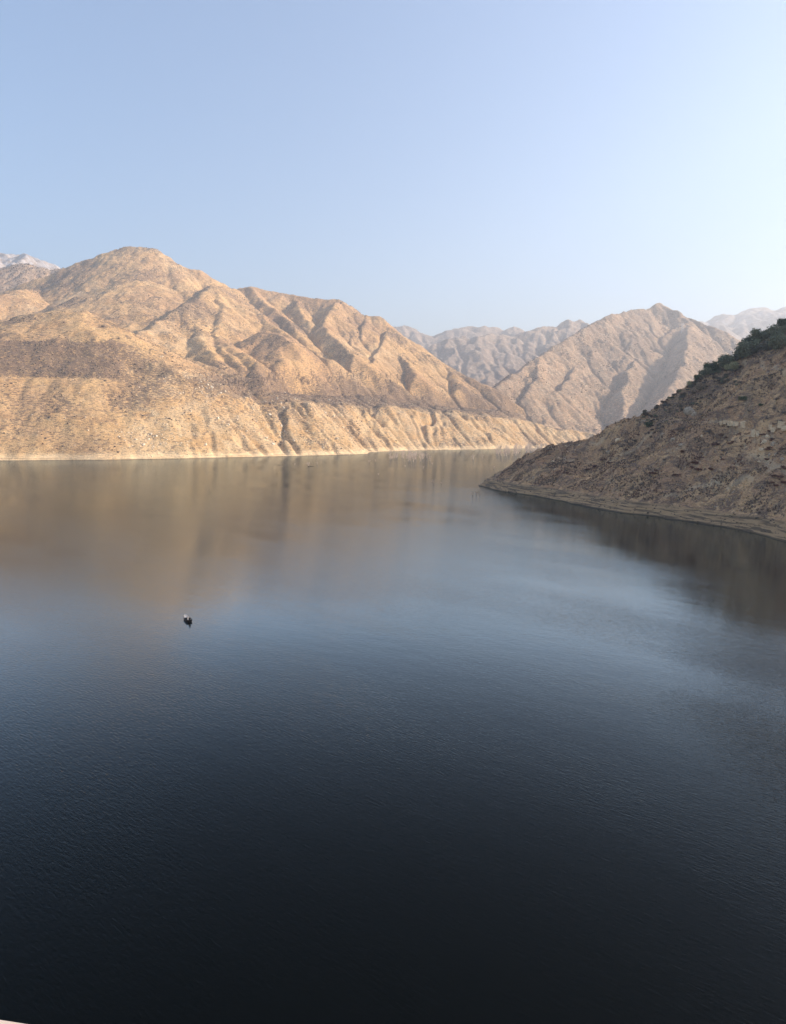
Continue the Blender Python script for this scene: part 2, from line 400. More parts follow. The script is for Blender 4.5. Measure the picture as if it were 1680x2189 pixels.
# ------------------------------------------------------------------ the mountain in the middle distance
B = Terrain(300, 3100, 2650, 5000, 6)
B.tents([(L((1000, 880, 2880), (1061, 828, 3000), (1110, 792, 3220), (1143, 768, 3400), (1197, 735, 3620), (1225, 716, 3750), (1260, 696, 3900), (1298, 675, 4050), (1330, 670, 4150),
            (1355, 663, 4250), (1380, 661, 4320), (1411, 649, 4400), (1440, 662, 4380), (1470, 680, 4320), (1500, 690, 4250), (1532, 702, 4150), (1567, 722, 4050), (1640, 770, 3850), (1720, 830, 3600)), .78, 9),
         (L((1411, 649, 4400), (1450, 668, 4280), (1472, 688, 4160), (1440, 706, 4050), (1376, 742, 3850), (1322, 770, 3700), (1275, 800, 3550), (1228, 826, 3400), (1190, 850, 3300)), 1.0, 5, .8),
         (L((1472, 688, 4160), (1468, 749, 3620), (1455, 788, 3350), (1437, 820, 3130), (1400, 868, 2900)), .72, 5, .74),
         (L((1376, 742, 3850), (1345, 790, 3450), (1335, 835, 3180), (1328, 890, 2950)), .85, 5, .74),
         (L((1500, 690, 4250), (1525, 760, 3800), (1535, 830, 3400)), .8, 8, .8),
         (L((1298, 675, 4050), (1310, 715, 3950), (1292, 745, 3860)), .78, 8, .85),
         (L((1355, 663, 4250), (1378, 700, 4120), (1392, 720, 4030)), .8, 7, .9),
         (L((1197, 735, 3650), (1232, 765, 3560), (1222, 800, 3350), (1197, 836, 3110), (1160, 870, 2950)), .78, 6, .76),
         (L((1143, 768, 3400), (1150, 810, 3150), (1120, 845, 2980)), .75, 7, .8),
         ], warp=14, warp_sc=130, k=3, seed=31)
B.Z += (ridged(B.X, B.Y, 170, 4, 15)-.5)*16+fbm(B.X, B.Y, 60, 5, 16)*5
B.erode(8, 30000, 80, seed=6, depth=.9)
B.Z += fbm(B.X, B.Y, 20, 3, 18)*2.2
mC = hill_mat('rocky_mountainside', (.56, .35, .195), (.42, .255, .155), (.64, .47, .31), (.13, .10, .08), 1.35, .9, False, 4.5, lo=.35, con=.75)
B.build('mountain', mC, {'brush': np.clip(.45+.4*fbm(B.X, B.Y, 400, 3, 3), 0, 1), 'scar': np.full(B.Z.shape, .6)})

# ------------------------------------------------------------------ more distant ranges
Cc = Terrain(-700, 2600, 4600, 6900, 9)
Cc.tents([(L((760, 800, 5200), (860, 776, 5350), (910, 748, 5500), (959, 728, 5550), (1014, 717, 5600), (1063, 720, 5650), (1105, 717, 5750), (1151, 701, 5850), (1212, 687, 5950), (1237, 687, 6000), (1258, 694, 6000), (1320, 700, 6000), (1450, 730, 6000)), .62, 12)]
         + [(L((u, v, y), (u+du*.5, v+30, y-280), (u+du, v+75, y-600), (u+du*1.1, v+115, y-850)), .66, 8) for u, v, y, du in
            ((959, 728, 5550, 30), (1014, 717, 5600, 25), (1063, 720, 5650, 40), (1105, 717, 5750, -10), (1151, 701, 5850, -30), (1212, 687, 5950, -60), (930, 738, 5500, -5), (1180, 693, 5900, 30))],
         warp=24, warp_sc=200, k=7, seed=41)
Cc.Z += (ridged(Cc.X, Cc.Y, 230, 4, 25)-.5)*45+fbm(Cc.X, Cc.Y, 90, 4, 26)*8
Cc.erode(8, 20000, 70, seed=9, depth=2.2)
mD = hill_mat('distant_mountainside', (.52, .35, .23), (.38, .26, .185), (.58, .45, .34), (.17, .14, .12), 2.2, .9, False, 8, lo=.35, con=.75)
Cc.build('mountain', mD, {'brush': np.full(Cc.Z.shape, .45), 'scar': np.full(Cc.Z.shape, .6)})

Dd = Terrain(-1200, 3200, 6700, 8600, 13)
Dd.tents([(L((700, 745, 7600), (800, 708, 7600), (834, 701, 7600), (849, 698, 7600), (880, 705, 7550), (904, 712, 7500), (922, 718, 7500), (940, 714, 7500), (959, 709, 7500), (989, 702, 7550), (1029, 699, 7600), (1050, 702, 7600), (1075, 703, 7600), (1099, 700, 7600), (1112, 709, 7600), (1200, 720, 7600), (1400, 700, 7600)), .62, 12)]
         + [(L((u, v, 7600), (u+du, v+50, 7100), (u+2*du, v+90, 6900)), .66, 9) for u, v, du in ((849, 698, 25), (904, 712, 20), (959, 709, -20), (989, 702, 14), (1029, 699, -10), (1075, 703, 20))],
         warp=40, warp_sc=280, k=8, seed=43)
Dd.Z += (ridged(Dd.X, Dd.Y, 260, 4, 27)-.5)*50
Dd.erode(7, 12000, 60, seed=10, depth=2.0)
Dd.build('mountain', mD, {'brush': np.full(Dd.Z.shape, .4), 'scar': np.full(Dd.Z.shape, .6)})

# snowy ranges: far left and far right
def snow_mat():
    k = N('snowy_mountainside'); p = k.pos(); g = k.n('ShaderNodeNewGeometry')
    sx = k.n('ShaderNodeSeparateXYZ'); k.l(p, sx.inputs[0])
    n = k.noise(p, .006, 8, .7); al = k.math('ADD', sx.outputs[2], k.math('MULTIPLY', n, 900))
    rock = k.mix(k.ramp(k.noise(p, .01, 5), .4, .6), (.30, .23, .18), (.42, .33, .26))
    patch = k.ramp(k.noise(p, .02, 8, .8), .46, .58)
    c = k.mix(k.math('MULTIPLY', k.ramp(al, 1350, 2000, 0, .8), patch), rock, (.50, .48, .50))
    k.l(c, k.b.inputs['Base Color']); k.l(k.bump(n, .8, 40), k.b.inputs['Normal'])
    return k.m
mS = snow_mat()
E = Terrain(-4600, -2000, 5200, 6900, 12)
E.tents([(L((-300, 560, 6250), (-120, 545, 6250), (-40, 548, 6200), (0, 541, 6150), (20, 543, 6150), (40, 542, 6150), (62, 541, 6150), (80, 549, 6150), (100, 560, 6150), (125, 574, 6150), (200, 610, 6150), (300, 660, 6150)), .68, 10),
         (L((62, 541, 6150), (30, 570, 5550), (10, 600, 5300)), .7, 9), (L((0, 541, 6150), (-30, 590, 5400)), .7, 9), (L((100, 560, 6150), (90, 600, 5550)), .7, 9)],
        warp=40, warp_sc=260, k=7, seed=51)
E.Z += (ridged(E.X, E.Y, 240, 4, 29)-.5)*60
E.erode(7, 10000, 60, seed=11, depth=2.0)
E.build('snowy_mountain', mS)
Fr = Terrain(2700, 7000, 6500, 9700, 16)
Fr.tents([(L((1380, 730, 8800), (1440, 700, 8800), (1501, 685, 8800), (1544, 674, 8800), (1565, 674, 8800), (1590, 666, 8800), (1610, 662, 8800), (1630, 659, 8800), (1655, 664, 8800), (1680, 660, 8800), (1750, 640, 8800), (1850, 650, 8800)), .5, 15),
          (L((1400, 760, 7700), (1480, 712, 7700), (1516, 694, 7700), (1540, 697, 7700), (1570, 703, 7700), (1600, 697, 7700), (1640, 685, 7700), (1680, 676, 7700), (1800, 670, 7700)), .6, 12)],
         warp=50, warp_sc=300, k=8, seed=53)
Fr.Z += (ridged(Fr.X, Fr.Y, 320, 4, 35)-.5)*70
Fr.erode(6, 10000, 60, seed=12, depth=2.5)
Fr.build('snowy_mountain', mS)

# ------------------------------------------------------------------ the near headland on the right
Hh = Terrain(60, 860, 180, 860, 1.3)
shoreH = [W(1900, 1240), W(1780, 1195), W(1680, 1161), W(1620, 1144), W(1560, 1131), W(1480, 1116.5), W(1400, 1104), W(1330, 1096), W(1290, 1090), W(1250, 1083), W(1200, 1071),
          W(1150, 1062), W(1080, 1052), W(1045, 1045), W(1026, 1038), W(1040, 1024), W(1075, 1005), W(1110, 990), W(1150, 980), W(1200, 975), W(1260, 970), W(1400, 966)]
shoreH = shoreH[::-1]
rid = L((1030, 1036, 662), (1062, 1014, 665), (1100, 987, 650), (1150, 962, 625), (1200, 948, 600), (1250, 940, 575), (1280, 926, 565), (1300, 908, 560), (1330, 896, 555), (1370, 886, 550),
        (1400, 864, 548), (1440, 832, 546), (1470, 808, 546), (1510, 790, 548), (1540, 768, 548), (1570, 758, 548), (1610, 738, 548), (1650, 720, 546), (1680, 702, 545), (1760, 655, 545), (1900, 560, 550), (2100, 470, 560))
Hh.tents([(rid, .70, 9),
          (L((1680, 688, 545), (1720, 760, 470), (1760, 850, 410)), .58, 14),
          (L((1400, 864, 548), (1420, 900, 520), (1400, 960, 480), (1345, 1010, 470)), .55, 18),
          (L((1250, 940, 575), (1270, 990, 530), (1260, 1040, 500)), .5, 14),
          (L((1570, 750, 548), (1600, 850, 480), (1570, 960, 435), (1520, 1040, 410)), .56, 24),
          (L((1760, 640, 545), (1850, 740, 420), (1950, 900, 340)), .6, 20),
          (L((1750, 830, 430), (1680, 905, 405), (1650, 960, 392), (1640, 1010, 378)), .62, 10),
          ([np.array(q, float) for q in ((760, 150, 430), (740, 420, 440), (735, 600, 430), (760, 900, 380))], .82, 20)],  # last line: unseen high ground off to the right, added to shade the headland
         warp=4, warp_sc=50, k=6, seed=61)
dH, aH = polydist(Hh.X, Hh.Y, shoreH)
dH = dH+fbm(Hh.X, Hh.Y, 40, 4, 65)*3.0
prof = np.interp(dH, [-60, -3, 0, 2, 5.5, 7, 12, 13, 60, 400], [-45, -3, 0, 1.6, 2.6, 4.6, 5.8, 7.2, 48, 480])
_rx = np.array([q[0] for q in rid]); _rz = np.array([q[2] for q in rid])
Hh.Z = smax(Hh.Z, np.minimum(6+.34*(dH-12)+fbm(Hh.X, Hh.Y, 55, 4, 72)*5, np.interp(Hh.X, _rx, _rz)*.72-4), 4)
pre = Hh.Z.copy()
Hh.Z = smin(Hh.Z, prof, 2.5)
Hh.Z += fbm(Hh.X, Hh.Y, 34, 5, 66)*4.6*sstep(dH, 10, 40)+(ridged(Hh.X, Hh.Y, 60, 4, 67)-.5)*8.0*sstep(dH, 14, 60)+np.maximum(fbm(Hh.X, Hh.Y, 16, 4, 69)-.25, 0)*7*sstep(dH, 14, 30)
Hh.erode(6, 24000, 80, seed=14, depth=.55)
Hh.smooth(1)
Hh.Z += fbm(Hh.X, Hh.Y, 6, 4, 68)*.45*sstep(dH, 6, 20)
sky_uv = np.array([(1026, 1038), (1042, 1026), (1062, 1014), (1100, 986), (1130, 968), (1165, 954), (1200, 947), (1250, 941), (1280, 926), (1300, 909), (1335, 896), (1372, 886), (1400, 872), (1420, 856), (1440, 843),
                   (1470, 822), (1500, 806), (1530, 785), (1560, 768), (1580, 752), (1610, 733), (1640, 716), (1660, 700), (1680, 686), (1760, 650)], float)
for _it in range(4):                               # settle the crest on the height it has in the photograph
    dep_ = Hh.Y*CP-(Hh.Z-H)*SP; uu = 840+F*Hh.X/dep_; vv = 1094.5-F*(Hh.Y*SP+(Hh.Z-H)*CP)/dep_
    bi = np.clip(((uu-1020)/6).astype(int), 0, 130); mv = np.full(131, 9999.0); np.minimum.at(mv, bi.ravel(), vv.ravel())
    bc = 1020+6*(np.arange(131)+.5); mv = np.where(mv > 9000, 700, mv)
    df = mv-np.interp(bc, sky_uv[:, 0], sky_uv[:, 1]); df = np.convolve(np.pad(df, 2, mode='edge'), np.ones(5)/5, mode='valid')
    vt_ = np.interp(uu, sky_uv[:, 0], sky_uv[:, 1])
    near_ = sstep(vv, vt_+110, vt_+15)*sstep(dH, 6, 40)*(uu < 1790)
    Hh.Z = Hh.Z+np.interp(uu, bc, df)*Hh.Y/F*near_
# old road bench cut in the slope
road = [Hh.hit(u, v) for u, v in ((1290, 934), (1320, 912), (1355, 900), (1400, 897), (1450, 897), (1500, 900), (1540, 906), (1590, 914), (1625, 930), (1660, 950))]
road = [r_ for r_ in road if r_ is not None]
for a, b in zip(road[:-1], road[1:]):
    d = b[:2]-a[:2]; t = np.clip(((Hh.X-a[0])*d[0]+(Hh.Y-a[1])*d[1])/(d@d), 0, 1)
    dist = np.hypot(Hh.X-a[0]-t*d[0], Hh.Y-a[1]-t*d[1]); zt = a[2]+(b[2]-a[2])*t
    wgt = 1-sstep(dist, 1.5, 3.6)
    Hh.Z = Hh.Z*(1-wgt*.85)+zt*wgt*.85
def path_w(pts, wd):
    pts = [q for q in pts if q is not None]
    d_, _ = polydist(Hh.X, Hh.Y, pts); d_ = np.abs(d_+fbm(Hh.X, Hh.Y, 12, 2, 70)*1.0)
    return 1-sstep(d_, wd*.4, wd)
track = .75*path_w(road, 1.9)
for pl in (((1640, 985), (1655, 1000), (1690, 1010)), ((1560, 1040), (1600, 1020), (1640, 1008), (1650, 998), (1635, 985), (1600, 975)), ((1230, 944), (1262, 945), (1290, 944)),
           ((1420, 1062), (1480, 1045), (1540, 1036)), ((1300, 990), (1350, 965), (1390, 930)), ((1590, 772), (1630, 780), (1680, 800))):
    track = np.maximum(track, .7*path_w([Hh.hit(u, v) for u, v in pl], 1.5))
_vt = np.interp(uu, sky_uv[:, 0], sky_uv[:, 1]); brushH = np.clip(.3+.6*fbm(Hh.X, Hh.Y, 60, 4, 71)+.9*sstep(vv, _vt+75, _vt+25)*sstep(uu, 1370, 1420), 0, 1)*(1-track)
def hill_near():
    k = N('near_hillside'); p = k.pos()
    big = k.noise(p, .022, 5, .6); mid = k.noise(p, .12, 6, .65); fine = k.noise(p, .9, 6, .7); st = k.noise(k.mapping(p, (1, 1, 3.0)), .45, 6, .75)
    c = k.mix(k.ramp(big, .4, .6), (.72, .43, .215), (.52, .29, .155))
    c = k.mix(k.ramp(mid, .45, .62, 0, .65), c, (.50, .27, .145))
    c = k.mix(k.ramp(k.noise(p, .06, 6, .7, .5), .56, .66, 0, .6), c, (.48, .35, .23))
    c = k.mix(k.ramp(k.noise(k.mapping(p, (1, 1, 1), (0, 0, 1)), .05, 5, .65), .60, .68, 0, .55), c, (.36, .19, .10))
    pt = k.noise(k.mapping(p, (1, 1, 1.6)), .075, 7, .72, .8)
    c = k.mix(k.ramp(pt, .47, .58, 0, .85), c, (.155, .10, .075))
    rkp = k.noise(k.mapping(p, (1, 1, .7), (0, 0, 2)), .05, 7, .7)
    vr = k.n('ShaderNodeTexVoronoi', feature='F1'); vr.inputs['Scale'].default_value = .55; k.l(p, vr.inputs['Vector'])
    c = k.mix(k.ramp(rkp, .58, .64, 0, .8), c, k.mix(k.ramp(vr.outputs['Distance'], .15, .6), (.58, .42, .27), (.26, .18, .12)))
    br = k.attr('brush')
    c = k.mix(k.math('MULTIPLY', k.ramp(br, .75, 1.0), .75), c, (.15, .105, .082))
    c = k.mix(k.ramp(k.math('SUBTRACT', st, k.math('MULTIPLY', br, .16)), .46, .34, 0, .5), c, (.16, .10, .072))
    c = k.mix(k.ramp(st, .54, .68, 0, .55), c, (.80, .56, .31))
    c = k.mix(k.math('MULTIPLY', k.attr('track'), .7), c, (.62, .47, .30))
    sx = k.n('ShaderNodeSeparateXYZ'); k.l(p, sx.inputs[0]); z = sx.outputs[2]
    band = k.noise(k.mapping(p, (.05, .05, 1.4)), 1.0, 4, .6)
    lowc = k.mix(k.ramp(band, .40, .56), (.15, .10, .06), (.44, .275, .14))
    c = k.mix(k.ramp(k.math('ADD', z, k.math('MULTIPLY', mid, 2.0)), 8.3, 6.6), c, lowc)
    c = k.mix(k.ramp(z, .9, .3, 0, .8), c, (.045, .038, .03))
    k.l(c, k.b.inputs['Base Color'])
    h = k.math('ADD', st, k.math('MULTIPLY', fine, .5))
    k.l(k.bump(h, .9, .8), k.b.inputs['Normal'])
    return k.m
mH = hill_near()
Hh.build('headland', mH, {'brush': brushH, 'track': track})

# ------------------------------------------------------------------ the dam under the viewpoint
conc = flat('weathered_concrete', (.56, .45, .38), .85, .12, 6.0)
YAW = R(-9.5)
def box(bx):
    (x0, x1), (y0, y1), (z0, z1) = bx
    V = [(x, y, z) for z in (z0, z1) for y in (y0, y1) for x in (x0, x1)]
    return V, [(0, 2, 3, 1), (4, 5, 7, 6), (0, 1, 5, 4), (2, 6, 7, 3), (0, 4, 6, 2), (1, 3, 7, 5)]
dam = link('dam', mesh('dam', *box(((-700, 420), (-9.0, .50), (-61, 48.4)))), conc); dam['kind'] = 'structure'
dam.rotation_euler = (0, 0, YAW)
# coping with rounded edges, swept along the parapet
sec = []
y_f, y_b, zt, zb, rr = .526, .20, H-.55, 48.40, .015
for cy, cz, a0 in ((y_f-rr, zt-rr, 0), (y_b+rr, zt-rr, 90)):
    for q in range(6): sec.append((cy+rr*math.cos(R(a0+q*18)), cz+rr*math.sin(R(a0+q*18))))
sec.append((y_b, zt-.22)); sec.append((y_f, zt-.22))
def sweep(sec, x0, x1):
    n_ = len(sec); V = [(x0, *q) for q in sec]+[(x1, *q) for q in sec]
    Fq = [(i, (i+1) % n_, n_+(i+1) % n_, n_+i) for i in range(n_)]
    return V, Fq
par = empty('parapet', (0, 0, 0)); par.rotation_euler = (0, 0, YAW)
tag(par, 'pale concrete parapet of the dam at the bottom left corner', 'parapet')
link('coping', mesh('coping', *sweep(sec, -60, 60), True), conc, par)
link('wall', mesh('wall', *box(((-60, 60), (y_b+.04, y_f-.04), (48.40, zt-.21)))), conc, par)

# ------------------------------------------------------------------ vegetation and rock prototypes
def ico(sub=1):
    import bmesh
    bm = bmesh.new(); bmesh.ops.create_icosphere(bm, subdivisions=sub, radius=1)
    V = np.array([v.co[:] for v in bm.verts]); Fc = np.array([[v.index for v in f.verts] for f in bm.faces]); bm.free(); return V, Fc
I1, I2, I3 = ico(1), ico(2), ico(3)
def rock_mesh(seed, flatz=.75, box_=0.0):
    r = np.random.default_rng(seed); V, Fc = I3; V = V.copy()
    for _ in range(14):                                  # chip flat facets off a sphere
        n_ = r.normal(size=3); n_ /= np.linalg.norm(n_); d_ = r.uniform(.55, .9)
        q = V@n_; V = V-np.outer(np.maximum(q-d_, 0), n_)
    V *= (1, r.uniform(.7, 1), flatz*r.uniform(.8, 1.15))
    V += r.normal(size=V.shape)*.012
    return mesh('boulder', V, Fc)
def clump(n, lobes, leaf, seed, squash=.8, shell=.55):
    """leaf-sized faces spread through the volume of several lobes; unit radius, base at z=0"""
    r = np.random.default_rng(seed); cs = []
    for q in range(lobes):
        a = r.uniform(0, 6.28); d_ = r.uniform(.15, .62) if q else 0
        cs.append((math.cos(a)*d_, math.sin(a)*d_, r.uniform(.35, .95)*squash, r.uniform(.28, .5)))
    cs = np.array(cs); k_ = r.integers(0, lobes, n)
    dr = r.normal(size=(n, 3)); dr /= np.linalg.norm(dr, axis=1)[:, None]
    rad = cs[k_, 3]*(shell+(1-shell)*r.random(n))*(.85+.35*r.random(n))
    c_ = cs[k_, :3]+dr*rad[:, None]*(1, 1, squash); c_[:, 2] = np.maximum(c_[:, 2], .03)
    a = r.normal(size=(n, 3)); a /= np.linalg.norm(a, axis=1)[:, None]
    b = np.cross(a, r.normal(size=(n, 3))); b /= np.linalg.norm(b, axis=1)[:, None]
    sz = leaf*r.uniform(.6, 1.4, n)[:, None]
    V = np.stack([c_-a*sz, c_+b*sz*.7, c_+a*sz, c_-b*sz*.7], 1).reshape(-1, 3)
    return V, np.arange(4*n).reshape(n, 4)
def sticks(n, h, spread, th, seed, fork=3, droop=0):
    """many thin forked stems rising from one base (triangular prisms)"""
    r = np.random.default_rng(seed); V = []; Fc = []
    def seg(a, b, ra, rb):
        d_ = b-a; L_ = np.linalg.norm(d_)+1e-9; d_ = d_/L_
        u_ = np.cross(d_, (.3, .5, .8)); u_ /= np.linalg.norm(u_)+1e-9; v_ = np.cross(d_, u_); o_ = len(V)
        for c_, r_ in ((a, ra), (b, rb)):
            for k_ in range(3): V.append(c_+r_*(u_*math.cos(k_*2.094)+v_*math.sin(k_*2.094)))
        for k_ in range(3): Fc.append((o_+k_, o_+(k_+1) % 3, o_+3+(k_+1) % 3, o_+3+k_))
    def grow(a, dr, ln, th_, lv):
        b = a+dr*ln; seg(a, b, th_, th_*.6)
        if lv > 0:
            for _ in range(2 if r.random() < .6 else 3):
                d2 = dr+r.normal(size=3)*.38+np.array((0, 0, .12-droop)); d2 /= np.linalg.norm(d2)
                grow(b, d2, ln*r.uniform(.55, .85), th_*.6, lv-1)
    for _ in range(n):
        a = r.uniform(0, 6.28); t_ = r.uniform(0, spread)
        dr = np.array((math.cos(a)*t_, math.sin(a)*t_, 1.0)); dr /= np.linalg.norm(dr)
        grow(np.array((r.normal()*.08*h*spread, r.normal()*.08*h*spread, -.05*h)), dr, h*r.uniform(.32, .5), th*r.uniform(.6, 1.2), fork)
    return np.array(V), np.array(Fc)
def leaf_mat(name, a, b, rough=.8):
    k = N(name); p = k.pos(); oi = k.n('ShaderNodeObjectInfo').outputs['Random']
    n_ = k.noise(p, 1.3, 3, .7); c = k.mix(k.ramp(n_, .35, .65), a, b)
    c = k.mix(k.math('MULTIPLY', oi, .5), c, tuple((x+y)*.38 for x, y in zip(a, b)))
    k.l(c, k.b.inputs['Base Color']); k.b.inputs['Roughness'].default_value = rough
    return k.m
M_oak = leaf_mat('oak_leaves', (.15, .16, .095), (.27, .265, .165))
M_dark = leaf_mat('dark_evergreen_leaves', (.065, .09, .045), (.12, .145, .075))
M_yel = leaf_mat('yellowing_leaves', (.34, .31, .16), (.48, .43, .24))
M_grey = leaf_mat('grey_dry_twigs', (.115, .098, .085), (.19, .165, .145))
M_brown = leaf_mat('brown_dry_twigs', (.09, .062, .045), (.14, .10, .072))
M_red = leaf_mat('rusty_seed_heads', (.13, .042, .03), (.19, .07, .05))
M_tan = leaf_mat('straw_coloured_twigs', (.27, .19, .125), (.36, .265, .18))
M_olive = leaf_mat('grey_green_sage_leaves', (.10, .095, .065), (.17, .155, .11))
M_bark = flat('bark', (.12, .095, .075), .95, .3, 3)
M_bare = flat('bleached_wood', (.62, .48, .38), .9, .2, 1)
M_burn = flat('charred_bark', (.13, .095, .08), .95, .3, 1)
M_rock = flat('pale_granite', (.72, .60, .45), .95, .16, .6)
M_rock2 = flat('headland_granite', (.44, .33, .235), .95, .25, .8)  # darker granite tone of the grey headland boulders

# ---- oaks and shrubs of the headland, set where the ridge line carries them
def trunk_mesh(h, th, seed): return mesh('trunk', *sticks(2, h, .35, th, seed, 2))
oak_protos = []
for q in range(4):
    oak_protos.append((mesh('crown', *clump(2400, 11, .06, 300+q, .78, .35)), trunk_mesh(.9, .045, 320+q)))
def oak(u, v, wpx, label, m=M_oak, name='oak_tree', cat='tree', group='oaks on the headland ridge', q=0):
    h_ = Hh.hit(u, v+wpx*.40)
    if h_ is None: h_ = Hh.hit(u, v+wpx*.6)
    if h_ is None: h_ = Hh.hit(u+8, v+wpx*.9)
    if h_ is None: return
    sz = wpx*h_[1]/F/2*1.12
    o = empty(name, h_-np.array((0, 0, .12*sz)), random.uniform(0, 6.28)); o.scale = (sz, sz, sz*random.uniform(1.05, 1.3))
    cr, tr = oak_protos[q % 4]
    for nm, me_, mm in (('crown', cr, m), ('trunk', tr, M_bark)):
        me2 = me_.copy() if me_.materials and me_.materials[0] != mm else me_
        if not me2.materials: me2.materials.append(mm)
        elif me2.materials[0] != mm: me2.materials[0] = mm
        link(nm, me2, None, o)
    tag(o, label, cat, group)
for q, a in enumerate((
    (1598, 738, 60, 'large rounded grey-green oak standing forward of the ridge line grove', M_oak),
    (1584, 752, 36, 'small dark green oak tucked under the large rounded oak', M_dark),
    (1545, 745, 44, 'grey-green oak at the downhill left end of the ridge grove', M_oak),
    (1604, 716, 42, 'oak on the skyline just above the large rounded oak', M_dark),
    (1630, 712, 50, 'broad grey-green oak in the middle of the ridge grove', M_oak),
    (1645, 732, 46, 'grey-green oak below the broad oak of the ridge grove', M_olive),
    (1668, 728, 48, 'oak at the right frame edge below the ridge grove skyline', M_oak),
    (1644, 693, 18, 'tiny dark oak poking up from the skyline of the ridge grove', M_dark),
    (1664, 706, 44, 'oak on the skyline near the right frame edge', M_oak),
    (1678, 684, 36, 'highest dark oak where the ridge meets the right frame edge', M_dark),
    (1575, 728, 26, 'dark oak on the skyline left of the large rounded oak', M_dark),
    (1618, 742, 36, 'grey-green oak touching the right side of the large rounded oak', M_olive),
    (1520, 772, 38, 'dark dense shrub oak on the skyline below the ridge grove', M_dark),
    (1508, 790, 34, 'dark shrub oak under the dense one on the skyline', M_oak),
    (1552, 768, 34, 'dull green shrub oak behind the yellowing shrub', M_oak),
    )):
    oak(a[0], a[1], a[2], a[3], a[4], q=q)
oak(1564, 779, 32, 'yellowing pale shrub below the large rounded oak', M_yel, 'shrub', 'shrub', 'shrubs on the headland', 1)
oak(1484, 795, 21, 'round bright dark-green bush on the headland skyline', M_dark, 'shrub', 'shrub', 'shrubs on the headland', 2)
oak(1588, 848, 19, 'lone dark green bush in the middle of the upper headland slope', M_dark, 'shrub', 'shrub', 'shrubs on the headland', 3)
oak(1389, 905, 21, 'dark green bush beside the old track at its left bend', M_dark, 'shrub', 'shrub', 'shrubs on the headland', 0)
oak(1626, 865, 11, 'small dark green bush right of the lone green bush', M_dark, 'shrub', 'shrub', 'shrubs on the headland', 1)
oak(1498, 826, 24, 'round straw-pink dry bush near the headland skyline', M_tan, 'shrub', 'shrub', 'shrubs on the headland', 2)
oak(1466, 808, 17, 'straw-coloured bush left of the bright green skyline bush', M_yel, 'shrub', 'shrub', 'shrubs on the headland', 3)

sh = {'leaf': [mesh('shrub', *clump(260, 6, .10, 400+q, .62, .3)) for q in range(4)],
      'stick': [mesh('shrub', *sticks(22, 1.0, 1.5, .022, 420+q, 2)) for q in range(4)]}
sh['brush'] = []
for q in range(4):
    va, fa = sticks(22, 1.0, 1.5, .022, 420+q, 2); vb, fb = clump(200, 5, .07, 440+q, .5, .2)
    sh['brush'].append(mesh('dead_brush', np.concatenate([va, vb*.8]), np.concatenate([fa, fb+len(va)])))
shm = {}
def shrub(loc, sz, style, m, label, group, nm='shrub', flatten=1.0):
    key = (style, random.randrange(4), m.name)
    if key not in shm:
        me_ = sh[style][key[1]].copy(); me_.materials.append(m); shm[key] = me_
    o = bpy.data.objects.new(nm, shm[key]); sc.collection.objects.link(o)
    o.location = loc; o.rotation_euler = (0, 0, random.uniform(0, 6.28)); o.scale = (sz, sz, sz*flatten)
    tag(o, label, 'shrub', group)
red = [(1540, 932, 14), (1562, 948, 18), (1527, 952, 20), (1462, 968, 18), (1499, 980, 14), (1487, 993, 24), (1493, 1009, 24), (1519, 1005, 14), (1398, 1015, 20), (1446, 1017, 16),
       (1542, 974, 10), (1546, 985, 12), (1672, 1003, 22), (1664, 1023, 30), (1656, 1040, 22), (1676, 1035, 24), (1639, 982, 16), (1629, 948, 14), (1639, 962, 20), (1649, 942, 16), (1668, 960, 18),
       (1290, 985, 16), (1304, 990, 14), (1272, 998, 16), (1255, 1005, 14), (1320, 975, 12), (1340, 965, 14), (1232, 1000, 12), (1215, 1012, 12), (1366, 930, 12), (1476, 1002, 16), (1404, 1008, 12), (1550, 938, 12), (1630, 930, 14), (1640, 925, 12)]
def rlab(u, v):
    if u > 1625 and v < 950: return 'rusty brown dry shrub at the top of the rocky rib'
    if u > 1655 and v > 1015: return 'wide rusty brown shrub lowest beside the right frame edge'
    if u > 1625: return 'rusty brown dry shrub among the rocks by the right frame edge'
    if u < 1262: return 'rusty brown dry shrub farthest out on the headland point'
    if u < 1350: return 'rusty brown dry shrub low on the headland point'
    if v < 960: return 'rusty brown dry shrub just below the row of pale stone posts'
    return 'rusty brown dry shrub in grass low on the headland, '+('towards the point' if u < 1420 else 'left of the middle' if u < 1470 else 'in the middle' if u < 1505 else 'right of the middle')+(', upper one' if v < 990 else '')
for u, v, wd in red:
    for q in range(2 if wd > 13 else 1):
        h_ = Hh.hit(u+random.uniform(-.3, .3)*wd, v+random.uniform(-.1, .2)*wd)
        if h_ is not None: shrub(h_, wd*h_[1]/F*random.uniform(.46, .62), 'leaf', M_red, rlab(u, v), 'rusty dry shrubs on the headland', flatten=.62)
gry = [(1578, 803, 18), (1615, 809, 22), (1621, 773, 14), (1605, 789, 16), (1645, 767, 20), (1631, 754, 18), (1460, 915, 30), (1515, 921, 28), (1546, 962, 24), (1358, 940, 24), (1409, 913, 22), (1373, 1033, 20),
       (1413, 1054, 16), (1501, 883, 22), (1560, 870, 26), (1600, 876, 20), (1430, 905, 20), (1380, 925, 20), (1330, 955, 18), (1310, 948, 16), (1290, 960, 18), (1650, 800, 20), (1670, 790, 22), (1660, 850, 24), (1674, 880, 24),
       (1640, 895, 22), (1655, 905, 20), (1530, 850, 18), (1480, 860, 18), (1540, 820, 16), (1420, 980, 16), (1450, 995, 16), (1385, 995, 14), (1670, 775, 18), (1666, 900, 26), (1634, 880, 18), (1655, 870, 20)]
